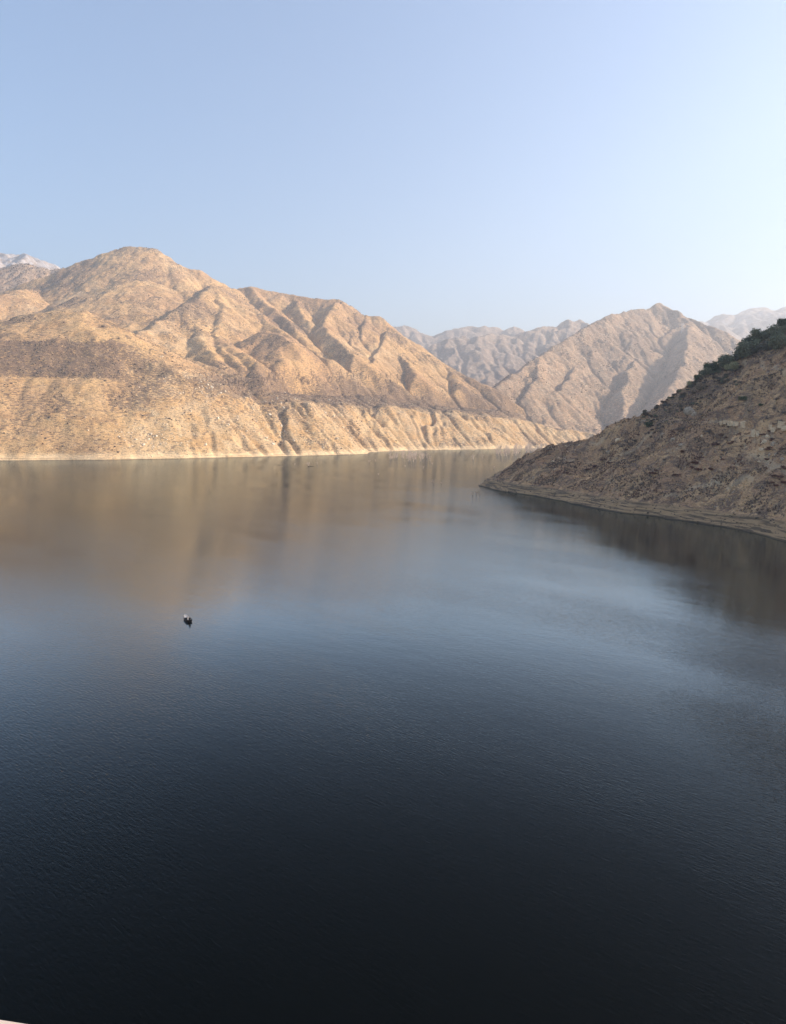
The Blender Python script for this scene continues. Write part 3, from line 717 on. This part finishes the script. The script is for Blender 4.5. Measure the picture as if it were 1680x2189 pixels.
for u, v, wd in gry:
    h_ = Hh.hit(u, v+.2*wd)
    if h_ is None: continue
    lab = ('large ' if wd > 23 else 'small ' if wd < 17 else '')+'grey dead brush '
    lab += ('close under the ridge grove' if v < 800 else 'on the open upper headland slope') if v < 860 else 'just above the old track' if v < 892 else 'along the old track' if v < 918 else 'just below the old track' if v < 950 else 'low on the headland slope'
    lab += ', far right' if u > 1630 else ', below the oaks' if u > 1540 else ', mid slope' if u > 1440 else ', towards the point' if u > 1340 else ', out on the point'
    shrub(h_, wd*h_[1]/F*.5, 'brush', M_grey, lab, 'grey dead brush on the headland', 'dead_brush', .6)
# the dense dark belt of chaparral that follows the skyline, densest on top
cnt = 0
edge_pts = [(1373, 884), (1400, 864), (1440, 832), (1470, 812), (1510, 796), (1540, 778), (1580, 770)]
while cnt < 150:
    q = random.random()*(len(edge_pts)-1); i_ = int(q); f_ = q-i_
    u = edge_pts[i_][0]*(1-f_)+edge_pts[i_+1][0]*f_; v0 = edge_pts[i_][1]*(1-f_)+edge_pts[i_+1][1]*f_
    dv = random.random()**1.5*62; u += dv*.25
    h_ = Hh.hit(u, v0+dv-2)
    if h_ is None: continue
    m_ = random.choice((M_oak, M_olive, M_brown, M_grey, M_olive, M_brown)); wd = random.uniform(9, 19)*(1-dv/130)
    nm = 'olive chaparral bush' if m_ in (M_oak, M_olive) else 'brown chaparral bush'
    lab = ('small ' if wd < 11 else 'big ' if wd > 15 else '')+nm+(' on the headland skyline' if dv < 14 else ' just inside the headland skyline' if dv < 32 else ' deep in the scrub belt')
    lab += (', above the left bend of the track' if u < 1420 else ', left of the green skyline bush' if u < 1475 else ', right of the green skyline bush' if u < 1530 else ', at the foot of the oak grove')
    shrub(h_-np.array((0, 0, .3)), wd*h_[1]/F*.62, 'leaf', m_, lab, 'chaparral bushes along the headland ridge', flatten=1.05); cnt += 1

# ---- grass and fine brush over the headland: nobody could count it
def scatter(T, n, accept, seed, xr, yr):
    r = np.random.default_rng(seed); x = r.uniform(*xr, n); y = r.uniform(*yr, n)
    z = T.samp(x, y); a = accept(x, y, z); kq = r.random(n) < a
    return x[kq], y[kq], z[kq]
def vis(T, x, y, z, margin=60):
    d_ = np.hypot(x, y); u = 840+F*x/(y*CP-(z-H)*SP); return (u > -margin) & (u < 1680+margin)
def tufts(name, x, y, z, hgt, wid, seed, m, label=None, blades=4):
    r = np.random.default_rng(seed); n = len(x); b = np.stack([x, y, z-.1], 1); V = []
    for q in range(blades):
        a = r.uniform(0, 6.28, n); s_ = wid*r.uniform(.5, 1.3, n); h_ = hgt*r.uniform(.5, 1.4, n); ln = r.normal(size=(n, 2))*hgt*.45
        dx = np.cos(a)*s_; dy = np.sin(a)*s_; zz = np.zeros(n)
        V.append(np.stack([b+np.stack([-dx, -dy, zz], 1), b+np.stack([dx, dy, zz], 1), b+np.stack([dx*.5+ln[:, 0], dy*.5+ln[:, 1], h_], 1), b+np.stack([-dx*.6+ln[:, 0], -dy*.6+ln[:, 1], h_*.8], 1)], 1))
    V = np.concatenate(V, 0).reshape(-1, 3)
    o = link(name, mesh(name, V, np.arange(len(V)).reshape(-1, 4)), m); o['kind'] = 'stuff'
    if label: o['label'] = label; o['category'] = name.replace('_', ' ')
    return o
def grass_mat(name, cols):
    k = N(name); p = k.pos(); n1 = k.noise(p, .9, 3, .8); n2 = k.noise(p, .06, 5, .65)
    c = k.mix(k.ramp(n1, .38, .62), cols[0], cols[1]); c = k.mix(k.ramp(n2, .48, .62, 0, .8), c, cols[2])
    k.l(c, k.b.inputs['Base Color']); return k.m
M_grass = grass_mat('dry_grass', ((.74, .50, .27), (.42, .265, .16), (.54, .31, .18)))
x, y, z = scatter(Hh, 150000, lambda x, y, z: np.where(z > 7.5, .55*(1-.85*Hh.samp(x, y, track)), .0), 91, (90, 420), (280, 660))
kq = vis(Hh, x, y, z); tufts('dry_grass', x[kq], y[kq], z[kq], .75, .16, 92, M_grass, 'straw-coloured dry grass covering the headland slope')
M_fb = grass_mat('low_brush', ((.15, .10, .072), (.24, .17, .125), (.20, .10, .07)))
def blobs(name, T, x, y, z, sz, seed, m, label, flatz=.7):
    r = np.random.default_rng(seed); n = len(x); V0, F0 = I1
    s_ = sz*np.exp(r.normal(size=n)*.38)
    V = V0[None]*(1+r.normal(size=(n, len(V0), 1))*.22)*s_[:, None, None]*np.stack([r.uniform(.8, 1.3, n), r.uniform(.8, 1.3, n), flatz*r.uniform(.7, 1.2, n)], 1)[:, None, :]
    V = V+np.stack([x, y, z+s_*.25], 1)[:, None, :]
    Fc = F0[None]+(np.arange(n)*len(V0))[:, None, None]
    o = link(name, mesh(name, V.reshape(-1, 3), Fc.reshape(-1, 3)), m); o['kind'] = 'stuff'; o['label'] = label; o['category'] = 'ground cover'
    return o
def brushy(x, y, z):
    n_ = fbm(x, y, 22, 4, 95); return np.where(z > 8, np.clip((n_-.0)*2.6, .05, .9)*1.0, 0)*(1-Hh.samp(x, y, track))
x, y, z = scatter(Hh, 70000, brushy, 96, (90, 420), (280, 660)); kq = vis(Hh, x, y, z)
tufts('low_brush', x[kq], y[kq], z[kq], 1.0, .22, 97, M_fb, 'low dark brush scattered through the headland grass', 7)
# driftwood and stones of the drawdown strip
x, y, z = scatter(Hh, 26000, lambda x, y, z: np.where((z > .2) & (z < 7), .5, 0), 98, (90, 420), (280, 660)); kq = vis(Hh, x, y, z)
blobs('shore_rubble', Hh, x[kq], y[kq], z[kq], .32, 99, flat('shore_stones', (.17, .125, .09), .95, .4, 1.5), 'loose stones along the waterline of the headland')

# ---- pale stone posts and boulders of the headland
def slab_mesh(w_, d_, h_, seed):
    import bmesh
    r = np.random.default_rng(seed); bm = bmesh.new(); bmesh.ops.create_cube(bm, size=1)
    bmesh.ops.subdivide_edges(bm, edges=bm.edges[:], cuts=2, use_grid_fill=True)
    for v in bm.verts:
        v.co = Vector((v.co.x*w_*(1+.08*v.co.z), v.co.y*d_, v.co.z*h_))+Vector(r.normal(size=3)*.05*min(w_, h_))
    bmesh.ops.bevel(bm, geom=[e for e in bm.edges if e.calc_face_angle(0) > .9], offset=.07*w_, segments=1, affect='EDGES')
    me = bpy.data.meshes.new('stone_post'); bm.to_mesh(me); bm.free(); return me
M_slab = flat('cream_stone_block', (.74, .53, .33), .95, .12, .8)
posts = [(1539, 906, 5, 9, 'narrow pale stone post at the left end of the trackside row'), (1547, 906, 7, 8, 'squat pale stone post second from the left in the row'),
         (1555, 908, 4.5, 10, 'thin pale stone post third from the left in the row'), (1561, 908, 7, 11, 'tall pale stone post in the middle of the row'),
         (1571, 909, 11, 10, 'wide pale stone block right of the tall middle post'), (1586, 912, 10, 15, 'leaning pale stone block standing apart at the right end of the row'),
         (1608, 931, 8.5, 16, 'tall pointed pale stone block below the trackside row'), (1616, 932, 7, 12, 'shorter pale stone block beside the tall pointed one'),
         (1644, 919, 6, 12, 'narrow pale stone block at the top of the rocky rib'), (1651, 921, 9, 10, 'squat pale stone block on the rocky rib'),
         (1664, 912, 8, 15, 'tall pale stone block close to the right frame edge'), (1672, 908, 8, 8, 'small pale stone block highest of the group by the right frame edge'),
         (1674, 918, 11, 11, 'broad pale stone block lowest of the group by the right frame edge')]
for i_, (u, v, wd, ht, lab) in enumerate(posts):
    h_ = Hh.hit(u, v+ht*.4)
    if h_ is None: continue
    mm = h_[1]/F; me_ = slab_mesh(wd*mm*.85, wd*mm*.6, ht*mm*.95, 500+i_); me_.materials.append(M_slab)
    o = link('stone_post', me_); o.location = h_+np.array((0, -.9, ht*mm*.52)); o.rotation_euler = (random.uniform(-.1, .1), random.uniform(-.12, .12), math.atan2(-h_[0], h_[1])+random.uniform(-.35, .35))
    tag(o, lab, 'stone block', 'pale stone blocks along the old track')
rocks = [rock_mesh(600+q) for q in range(8)]; rks = {}
def boulder(loc, sz, m, label, group):
    q = random.randrange(8); key = (q, m.name)
    if key not in rks: me_ = rocks[q].copy(); me_.materials.append(m); rks[key] = me_
    o = bpy.data.objects.new('boulder', rks[key]); sc.collection.objects.link(o)
    o.location = loc; o.rotation_euler = (random.uniform(-.3, .3), random.uniform(-.3, .3), random.uniform(0, 6.28)); o.scale = (sz, sz*random.uniform(.8, 1), sz)
    tag(o, label, 'boulder', group)
for u, v, wd, lab in ((1182, 988, 8, 'round pale boulder, lower left of the cluster on the headland point'), (1186, 1004, 6, 'pale boulder lowest of the cluster on the headland point'),
                      (1195, 980, 7, 'pale boulder left in the cluster on the headland point'), (1207, 983, 9, 'greyish boulder in the middle of the headland point cluster'),
                      (1209, 954, 5, 'small pale boulder just under the crest of the headland point'), (1217, 955, 4, 'small pale boulder next to another under the point crest'),
                      (1229, 963, 6, 'pale boulder below the crest of the headland point'), (1238, 953, 6, 'pale boulder highest under the crest of the headland point'),
                      (1214, 966, 5, 'pale boulder between cluster and crest on the headland point'),
                      (1474, 882, 26, 'big grey outcrop boulder above the old track'), (1484, 888, 14, 'smaller grey boulder at the right foot of the outcrop above the track'),
                      (1418, 930, 12, 'low grey slab boulder below the left bend of the track'), (1440, 940, 16, 'flat grey boulder in the grass below the track'), (1455, 952, 12, 'grey boulder under the flat one below the track'),
                      (1322, 942, 16, 'tan rounded boulder on the left shoulder of the headland'), (1300, 970, 12, 'grey boulder in the brush of the left shoulder'),
                      (1640, 935, 14, 'tan boulder at the top of the rocky rib'), (1633, 948, 16, 'tan boulder on the upper left of the rocky rib'), (1628, 962, 12, 'tan boulder on the left edge of the rocky rib'),
                      (1652, 950, 12, 'grey boulder in the middle of the rocky rib'), (1660, 972, 12, 'grey boulder low on the rocky rib'), (1645, 975, 10, 'grey boulder at the foot of the rocky rib'),
                      (1672, 985, 12, 'grey boulder beside the rusty shrubs at the right frame edge'), (1622, 990, 8, 'lone pale boulder in the grass left of the rocky rib'), (1500, 935, 8, 'small pale boulder in the grass under the dead brush'),
                      (1530, 1085, 7, 'small grey boulder in the lower grass of the headland')):
    h_ = Hh.hit(u, v)
    if h_ is not None: boulder(h_, wd*h_[1]/F*.55, M_slab if 'pale' in lab or 'tan' in lab else M_rock2, lab, 'boulders on the headland')

# ---- boulders of the far bank
z2p = lambda x, y: (384.75+.2545*x, 555.75+.2545*y)
z1p = lambda x, y: (.2545*x, 495.9+.2545*y)
bl = [(*z2p(x, y), w_) for x, y, w_ in ((320, 1330, 9), (265, 1075, 8), (235, 1050, 6), (175, 1028, 5), (340, 1125, 7), (380, 1110, 5), (755, 1305, 8), (850, 1400, 7), (880, 1440, 6), (780, 1550, 10),
      (955, 1525, 7), (1220, 1290, 9), (1290, 1315, 8), (1370, 1410, 6), (1320, 1500, 7), (720, 1500, 8), (215, 1555, 8), (815, 1165, 7), (930, 1130, 5), (1250, 1180, 7), (870, 1245, 6), (1440, 1495, 6),
      (1200, 1580, 8), (880, 1115, 5), (965, 1170, 5), (640, 1360, 6), (560, 1440, 6), (480, 1340, 5), (410, 1390, 5), (990, 1380, 5), (1060, 1440, 5), (840, 1490, 6), (690, 1430, 5))] + \
     [(*z1p(x, y), w_) for x, y, w_ in ((1270, 1700, 8), (1315, 1720, 7), (1000, 1722, 6), (1140, 1745, 7), (1205, 1790, 8), (1365, 1050, 5), (1350, 1050, 5), (1110, 1800, 5), (1550, 1215, 5), (1580, 1230, 4),
      (1400, 1750, 5), (1250, 1740, 5), (1080, 1690, 4), (1180, 1700, 4), (1350, 1790, 5), (1460, 1720, 4), (1050, 1760, 4))]
random.seed(5)
for _ in range(240):
    q = random.random()
    if q < .3: bl.append((random.gauss(320, 55), random.uniform(905, 962), random.uniform(2.2, 4.6)))
    elif q < .42: bl.append((random.uniform(425, 485), random.uniform(800, 850), random.uniform(2.2, 4.5)))
    else:
        u = random.uniform(440, 1180); t_ = random.random(); v = 848+t_*118+(u-440)*.01
        bl.append((u, v, random.uniform(2.0, 4.8)))
nb = 0
for u, v, wd in bl:
    h_ = A.hit(u, v)
    if h_ is None or h_[2] < 3 or h_[2] > 330: continue
    lab = ('large ' if wd > 6.5 else 'small ' if wd < 4 else '')+'pale boulder '
    lab += (('at the left of' if u < 285 else 'at the right of' if u > 355 else 'amid')+' the left rubble patch' if u < 400 and v > 880 else 'on the brown shoulder '+('left part' if u < 450 else 'right part') if v < 850 and u < 600 else 'on the bank left of the first gully' if u < 520 else 'on the bank right of the first gully' if u < 620
            else 'on the bank below the burnt trees' if u < 710 else 'on the bank before the shore turns' if u < 800 else 'on the ribbed bank left of the cove' if u < 900 else 'on the ribbed bank behind the cove' if u < 1000 else 'on the near half of the far nose' if u < 1090 else 'on the tip of the far nose')
    lab += ', close to the waterline' if h_[2] < 28 else ', low on the slope' if h_[2] < 60 else ', halfway up' if h_[2] < 105 else ', near the top edge' if h_[2] < 160 else ', above the edge'
    boulder(h_, wd*h_[1]/F*.52, M_rock, lab, 'pale boulders on the far bank'); nb += 1
print('boulders', nb)

# ---- scrub and rubble over the far massif
M_sc = grass_mat('chaparral_scrub', ((.19, .135, .10), (.13, .10, .075), (.24, .15, .10)))
def wA(x, y, z):
    b_ = A.samp(x, y, brushA); n_ = fbm(x, y, 70, 3, 131); return np.where(z > 9, np.clip(b_*.8+n_*.7-.08, .01, 1), 0)
x, y, z = scatter(A, 230000, wA, 132, (-2500, 900), (1250, 3500)); kq = vis(A, x, y, z, 20)
blobs('chaparral', A, x[kq], y[kq], z[kq], 1.2, 133, M_sc, 'low dark scrub dotted over the sunlit hillside')
x, y, z = scatter(A, 60000, lambda x, y, z: np.where((z > 1.5) & (z < 190), np.clip(A.samp(x, y, scarA)*.6*np.clip(.3+fbm(x, y, 60, 3, 134)*1.6, 0, 1), 0, 1), 0), 135, (-1100, 900), (1250, 2500)); kq = vis(A, x, y, z, 20)
blobs('rubble', A, x[kq], y[kq], z[kq], .85, 136, M_rock, 'pale rubble strewn over the steep bank', .7)
x, y, z = scatter(G, 16000, lambda x, y, z: np.full(x.shape, .5), 137, (-2700, -1300), (3300, 4100)); kq = vis(G, x, y, z, 20)
blobs('chaparral', G, x[kq], y[kq], z[kq], 2.2, 138, M_sc, 'scrub dotted over the ridge behind the main peak')
x, y, z = scatter(B, 60000, lambda x, y, z: np.clip(.15+fbm(x, y, 120, 3, 139), 0, 1), 140, (350, 2500), (2850, 4700)); kq = vis(B, x, y, z, 20)
blobs('chaparral', B, x[kq], y[kq], z[kq], 1.8, 141, M_sc, 'scrub dotted over the hazy middle mountain')

# ---- burnt bare trees along the bench above the bank
bare = [mesh('bare_tree', *sticks(3, 1.0, .45, .035, 700+q, 3)) for q in range(5)]
bare_w = [m_.copy() for m_ in bare]
for m_ in bare: m_.materials.append(M_burn)
for m_ in bare_w: m_.materials.append(M_bare)
nt_ = 0; random.seed(12)
while nt_ < 110:
    q = random.random(); u = random.uniform(440, 900)
    v = np.interp(u, (440, 500, 560, 620, 700, 760, 830, 900), (805, 822, 812, 818, 812, 806, 812, 830))+random.gauss(0, 7)
    h_ = A.hit(u, v)
    if h_ is None or h_[2] < 60: nt_ += 1; continue
    o = bpy.data.objects.new('bare_tree', random.choice(bare)); sc.collection.objects.link(o); o.location = h_
    o.rotation_euler = (0, 0, random.uniform(0, 6.28)); s_ = random.uniform(9, 15); o.scale = (s_, s_, s_)
    tag(o, ('tall ' if s_ > 13 else 'short ' if s_ < 11 else '')+'dark burnt tree '+('at the back' if v < np.interp(u, (440, 500, 560, 620, 700, 760, 830, 900), (805, 822, 812, 818, 812, 806, 812, 830))-3 else 'at the front' if v > np.interp(u, (440, 500, 560, 620, 700, 760, 830, 900), (805, 822, 812, 818, 812, 806, 812, 830))+3 else 'in the middle')+' of the bench, '+('beside the left shoulder' if u < 500 else 'left of the brown knoll' if u < 560 else 'under the brown knoll' if u < 640 else 'above the middle of the bank' if u < 720 else 'under the dark gully' if u < 800 else 'above the cove'), 'bare tree', 'burnt bare trees on the bench above the bank'); nt_ += 1

# ---- drowned trees standing in the shallows of the cove
stem = [mesh('drowned_tree', *sticks(7, 1.0, .6, .030, 720+q, 3)) for q in range(5)]
for m_ in stem: m_.materials.append(M_bare)
def drowned(u, v, hpx, label, wide=1.0):
    w_ = W(u, v); o = bpy.data.objects.new('drowned_tree', random.choice(stem)); sc.collection.objects.link(o)
    s_ = hpx*w_[1]/F*.8; o.location = w_; o.rotation_euler = (0, 0, random.uniform(0, 6.28)); o.scale = (s_*wide, s_*wide, s_)
    tag(o, label, 'bare tree', 'drowned bare trees in the cove')
for u, v, hp, wd, lab in ((630, 995, 6, 1.3, 'low bleached drowned tree, leftmost of those off the bank'), (659, 996, 9, 1.5, 'spreading bleached drowned tree standing off the bank'), (678, 993, 6, 1, 'small bleached drowned tree right of the spreading one'),
                      (789, 988, 6, 1.4, 'small pale drowned tree left of the tall cluster'), (803, 987, 6, 1.2, 'small pale drowned tree nearest left of the tall cluster'), (866, 999, 6, 1.3, 'short drowned tree in front of the tall cluster'),
                      (905, 1001, 6, 1.2, 'short pale drowned tree in front and right of the cluster'), (925, 993, 6, 1.2, 'pale drowned tree in open water right of the cluster'),
                      (1012, 982, 12, .9, 'tall thin dark drowned tree alone in the cove'), (1031, 980, 9, .9, 'thin drowned tree right of the tall lone one'), (953, 997, 3, 1, 'tiny drowned stump in the middle of the cove'),
                      (809, 1016, 5, 1.3, 'lone small drowned tree far out left in the open water'), (927, 1033, 10, .9, 'pale upright drowned tree in mid water'), (944, 1034, 5, 1.2, 'small pale drowned tree right of the upright one'),
                      (1056, 1001, 6, 1.2, 'dark drowned tree close to the headland point'), (1010, 1058, 7, 1.2, 'pale drowned tree, left of three off the headland point'), (1018, 1058, 8, 1.1, 'pale drowned tree, middle of three off the headland point'), (1025, 1058, 7, 1.1, 'pale drowned tree, right of three off the headland point')):
    drowned(u, v, hp, lab, wd)
random.seed(21)
for _ in range(26):
    u = random.gauss(876, 17); hq = random.uniform(10, 22)
    drowned(u, random.uniform(976, 987), hq, ('tall ' if hq > 17 else 'low ' if hq < 13.5 else '')+'slim bleached tree in the tall drowned cluster, '+('left edge' if u < 860 else 'left half' if u < 875 else 'right half' if u < 890 else 'right edge'), .7)
for _ in range(8): drowned(random.gauss(842, 5), random.uniform(978, 984), random.uniform(8, 14), 'slim bleached tree in the small clump left of the tall drowned cluster', .7)
for _ in range(60):
    u = random.uniform(1060, 1170); v = random.uniform(962, 976); hq = random.uniform(9, 22)
    drowned(u, v-(u-1060)*.03, hq, ('tall ' if hq > 17 else 'low ' if hq < 13 else '')+'bare grey tree in the drowned thicket, '+('at its left end' if u < 1090 else 'left of its middle' if u < 1115 else 'right of its middle' if u < 1140 else 'at the headland end')+(', front row' if v > 971 else ', back row' if v < 967 else ''), .8)
for i_, (u, v, wd) in enumerate(((601, 994, 14), (665, 997, 12), (1070, 972, 18), (976, 985, 10))):
    w_ = W(u, v); L_ = wd*w_[1]/F
    V, Fq = sticks(1, L_*1.6, .05, .35, 760+i_, 1); V = V[:, [2, 0, 1]]
    o = link('floating_log', mesh('floating_log', V, Fq), M_bark); o.location = w_+np.array((-L_/2, 0, .1))
    tag(o, ('dark log floating left of the drowned trees off the bank', 'log floating at the foot of the spreading drowned tree', 'long dark log floating beside the thicket at the cove end', 'thin log floating in the middle of the cove')[i_], 'log')

# ---- twin-pole power line tower on the middle mountain
h_ = B.hit(1458, 711)
if h_ is not None:
    tw = empty('power_pylon', h_, .3); tag(tw, 'pale twin-pole power pylon on the ridge of the middle mountain', 'pylon')
    M_pole = flat('galvanised_steel', (.75, .70, .66), .6, .05)
    def tube(a, b, r_, n_=8):
        a = Vector(a); b = Vector(b); q_ = (b-a).to_track_quat('Z', 'Y'); V = []
        for c_ in (a, b):
            for k_ in range(n_): V.append(c_+q_ @ Vector((r_*math.cos(k_*6.2832/n_), r_*math.sin(k_*6.2832/n_), 0)))
        return V, [(k_, (k_+1) % n_, n_+(k_+1) % n_, n_+k_) for k_ in range(n_)]
    for sx in (-4.5, 4.5): link('pole', mesh('pole', *tube((sx, 0, -4), (sx, 0, 52), 1.2)), M_pole, tw)
    link('crossarm', mesh('crossarm', *tube((-12, 0, 46), (12, 0, 46), .9)), M_pole, tw)
    link('brace', mesh('brace', *tube((-4.5, .8, 30), (4.5, .8, 44), .35)), M_pole, tw)

# ---- the small boat
def boat():
    import bmesh
    root = empty('fishing_boat', W(400, 1325), R(119)); root.scale = (1.05, .8, 1.1)
    tag(root, 'small dark fishing boat with pale bow deck drifting on open water', 'boat')
    st_ = [(-2.6, .95, .02), (-1.6, 1.0, 0), (0, 1.02, 0), (1.2, .92, .03), (2.1, .6, .12), (2.75, .06, .3)]
    prof_ = []
    for x_, hw, rise in st_:
        prof_.append([(x_, -hw, .55+rise*.7), (x_, -hw*.86, .1+rise), (x_, -hw*.4, -.18+rise), (x_, 0, -.24+rise), (x_, hw*.4, -.18+rise), (x_, hw*.86, .1+rise), (x_, hw, .55+rise*.7)])
    V = [q for r_ in prof_ for q in r_]; Fq = [(i*7+j, i*7+j+1, (i+1)*7+j+1, (i+1)*7+j) for i in range(5) for j in range(6)]
    hull = link('hull', mesh('hull', V, Fq, True), flat('dark_hull_paint', (.02, .022, .03), .35, .1), root)
    so = hull.modifiers.new('s', 'SOLIDIFY'); so.thickness = .05
    tr = link('transom', mesh('transom', [(-2.62, y_, z_) for y_, z_ in ((-.95, .57), (-.82, .11), (-.38, -.17), (.38, -.17), (.82, .11), (.95, .57))]+[(-2.5, y_, z_) for y_, z_ in ((-.93, .57), (-.8, .12), (-.36, -.15), (.36, -.15), (.8, .12), (.93, .57))],
              [(i, (i+1) % 6, 6+(i+1) % 6, 6+i) for i in range(6)]+[(0, 1, 2, 3), (3, 4, 5, 0), (9, 8, 7, 6), (6, 11, 10, 9)]), flat('black_paint', (.015, .015, .018), .4), root)
    def bev(name, bx, m, r_=.05, par=root):
        bm = bmesh.new(); V, Fq = box(bx); vs = [bm.verts.new(v) for v in V]; [bm.faces.new([vs[i] for i in f]) for f in Fq]
        bmesh.ops.recalc_face_normals(bm, faces=bm.faces[:]); bmesh.ops.bevel(bm, geom=bm.edges[:], offset=r_, segments=2, affect='EDGES'); me = bpy.data.meshes.new(name); bm.to_mesh(me); bm.free(); return link(name, me, m, par)
    cream = flat('cream_gelcoat', (.85, .72, .58), .6, .05)
    V = [(.1, -.92, .56), (1.2, -.84, .58), (2.1, -.54, .68), (2.68, 0, .8), (2.1, .54, .68), (1.2, .84, .58), (.1, .92, .56)]
    V = V+[(a, b, c-.06) for a, b, c in V]; Fq = [(i, (i+1) % 7, 7+(i+1) % 7, 7+i) for i in range(7)]+[(0, 1, 5, 6), (1, 2, 4, 5), (2, 3, 4, 4)][:2]
    link('bow_deck', mesh('bow_deck', V, Fq+[(2, 3, 4, 4)][:0]), cream, root)
    link('bow_cap', mesh('bow_cap', [(2.05, -.54, .70), (2.68, 0, .82), (2.05, .54, .70), (2.0, 0, .74)], [(0, 1, 2, 3)]), cream, root)
    bev('floor', ((-2.5, .15), (-.8, .8), (.0, .06)), flat('brown_carpet', (.16, .09, .06), .95), .02)
    bev('console', ((-.35, .05), (-.7, .1), (.06, .8)), flat('brown_console', (.22, .12, .08), .7), .06)
    s1 = bev('seat', ((-1.35, -.8), (-.35, .3), (.3, .5)), cream, .08); bev('seat_back', ((-1.4, -1.28), (-.35, .3), (.5, 1.05)), cream, .04, s1)
    s2 = bev('seat', ((-2.35, -1.75), (-.75, .45), (.06, .62)), cream, .09)
    om = bev('outboard_motor', ((-3.2, -2.62), (-.27, .27), (.45, 1.2)), flat('black_motor_cowl', (.012, .012, .014), .35), .12)
    bev('lower_leg', ((-2.98, -2.74), (-.08, .08), (-.5, .5)), om.data.materials[0], .03, om)
boat()
# ------------------------------------------------------------------ haze
k = N('haze_air')
pv = k.n('ShaderNodeVolumePrincipled')
pv.inputs['Color'].default_value = (.92, .94, .99, 1); pv.inputs['Density'].default_value = HAZE_DENSITY; pv.inputs['Anisotropy'].default_value = .35
k.t.nodes.remove(k.b); k.l(pv.outputs[0], k.out.inputs['Volume'])
x0, x1, y0, y1, z0, z1 = -14200, 14200, -1000, 13700, -63, 1790
V = [(x, y, z) for z in (z0, z1) for y in (y0, y1) for x in (x0, x1)]
o = link('haze', mesh('haze', V, [(0, 2, 3, 1), (4, 5, 7, 6), (0, 1, 5, 4), (2, 6, 7, 3), (0, 4, 6, 2), (1, 3, 7, 5)]), k.m); o['kind'] = 'stuff'
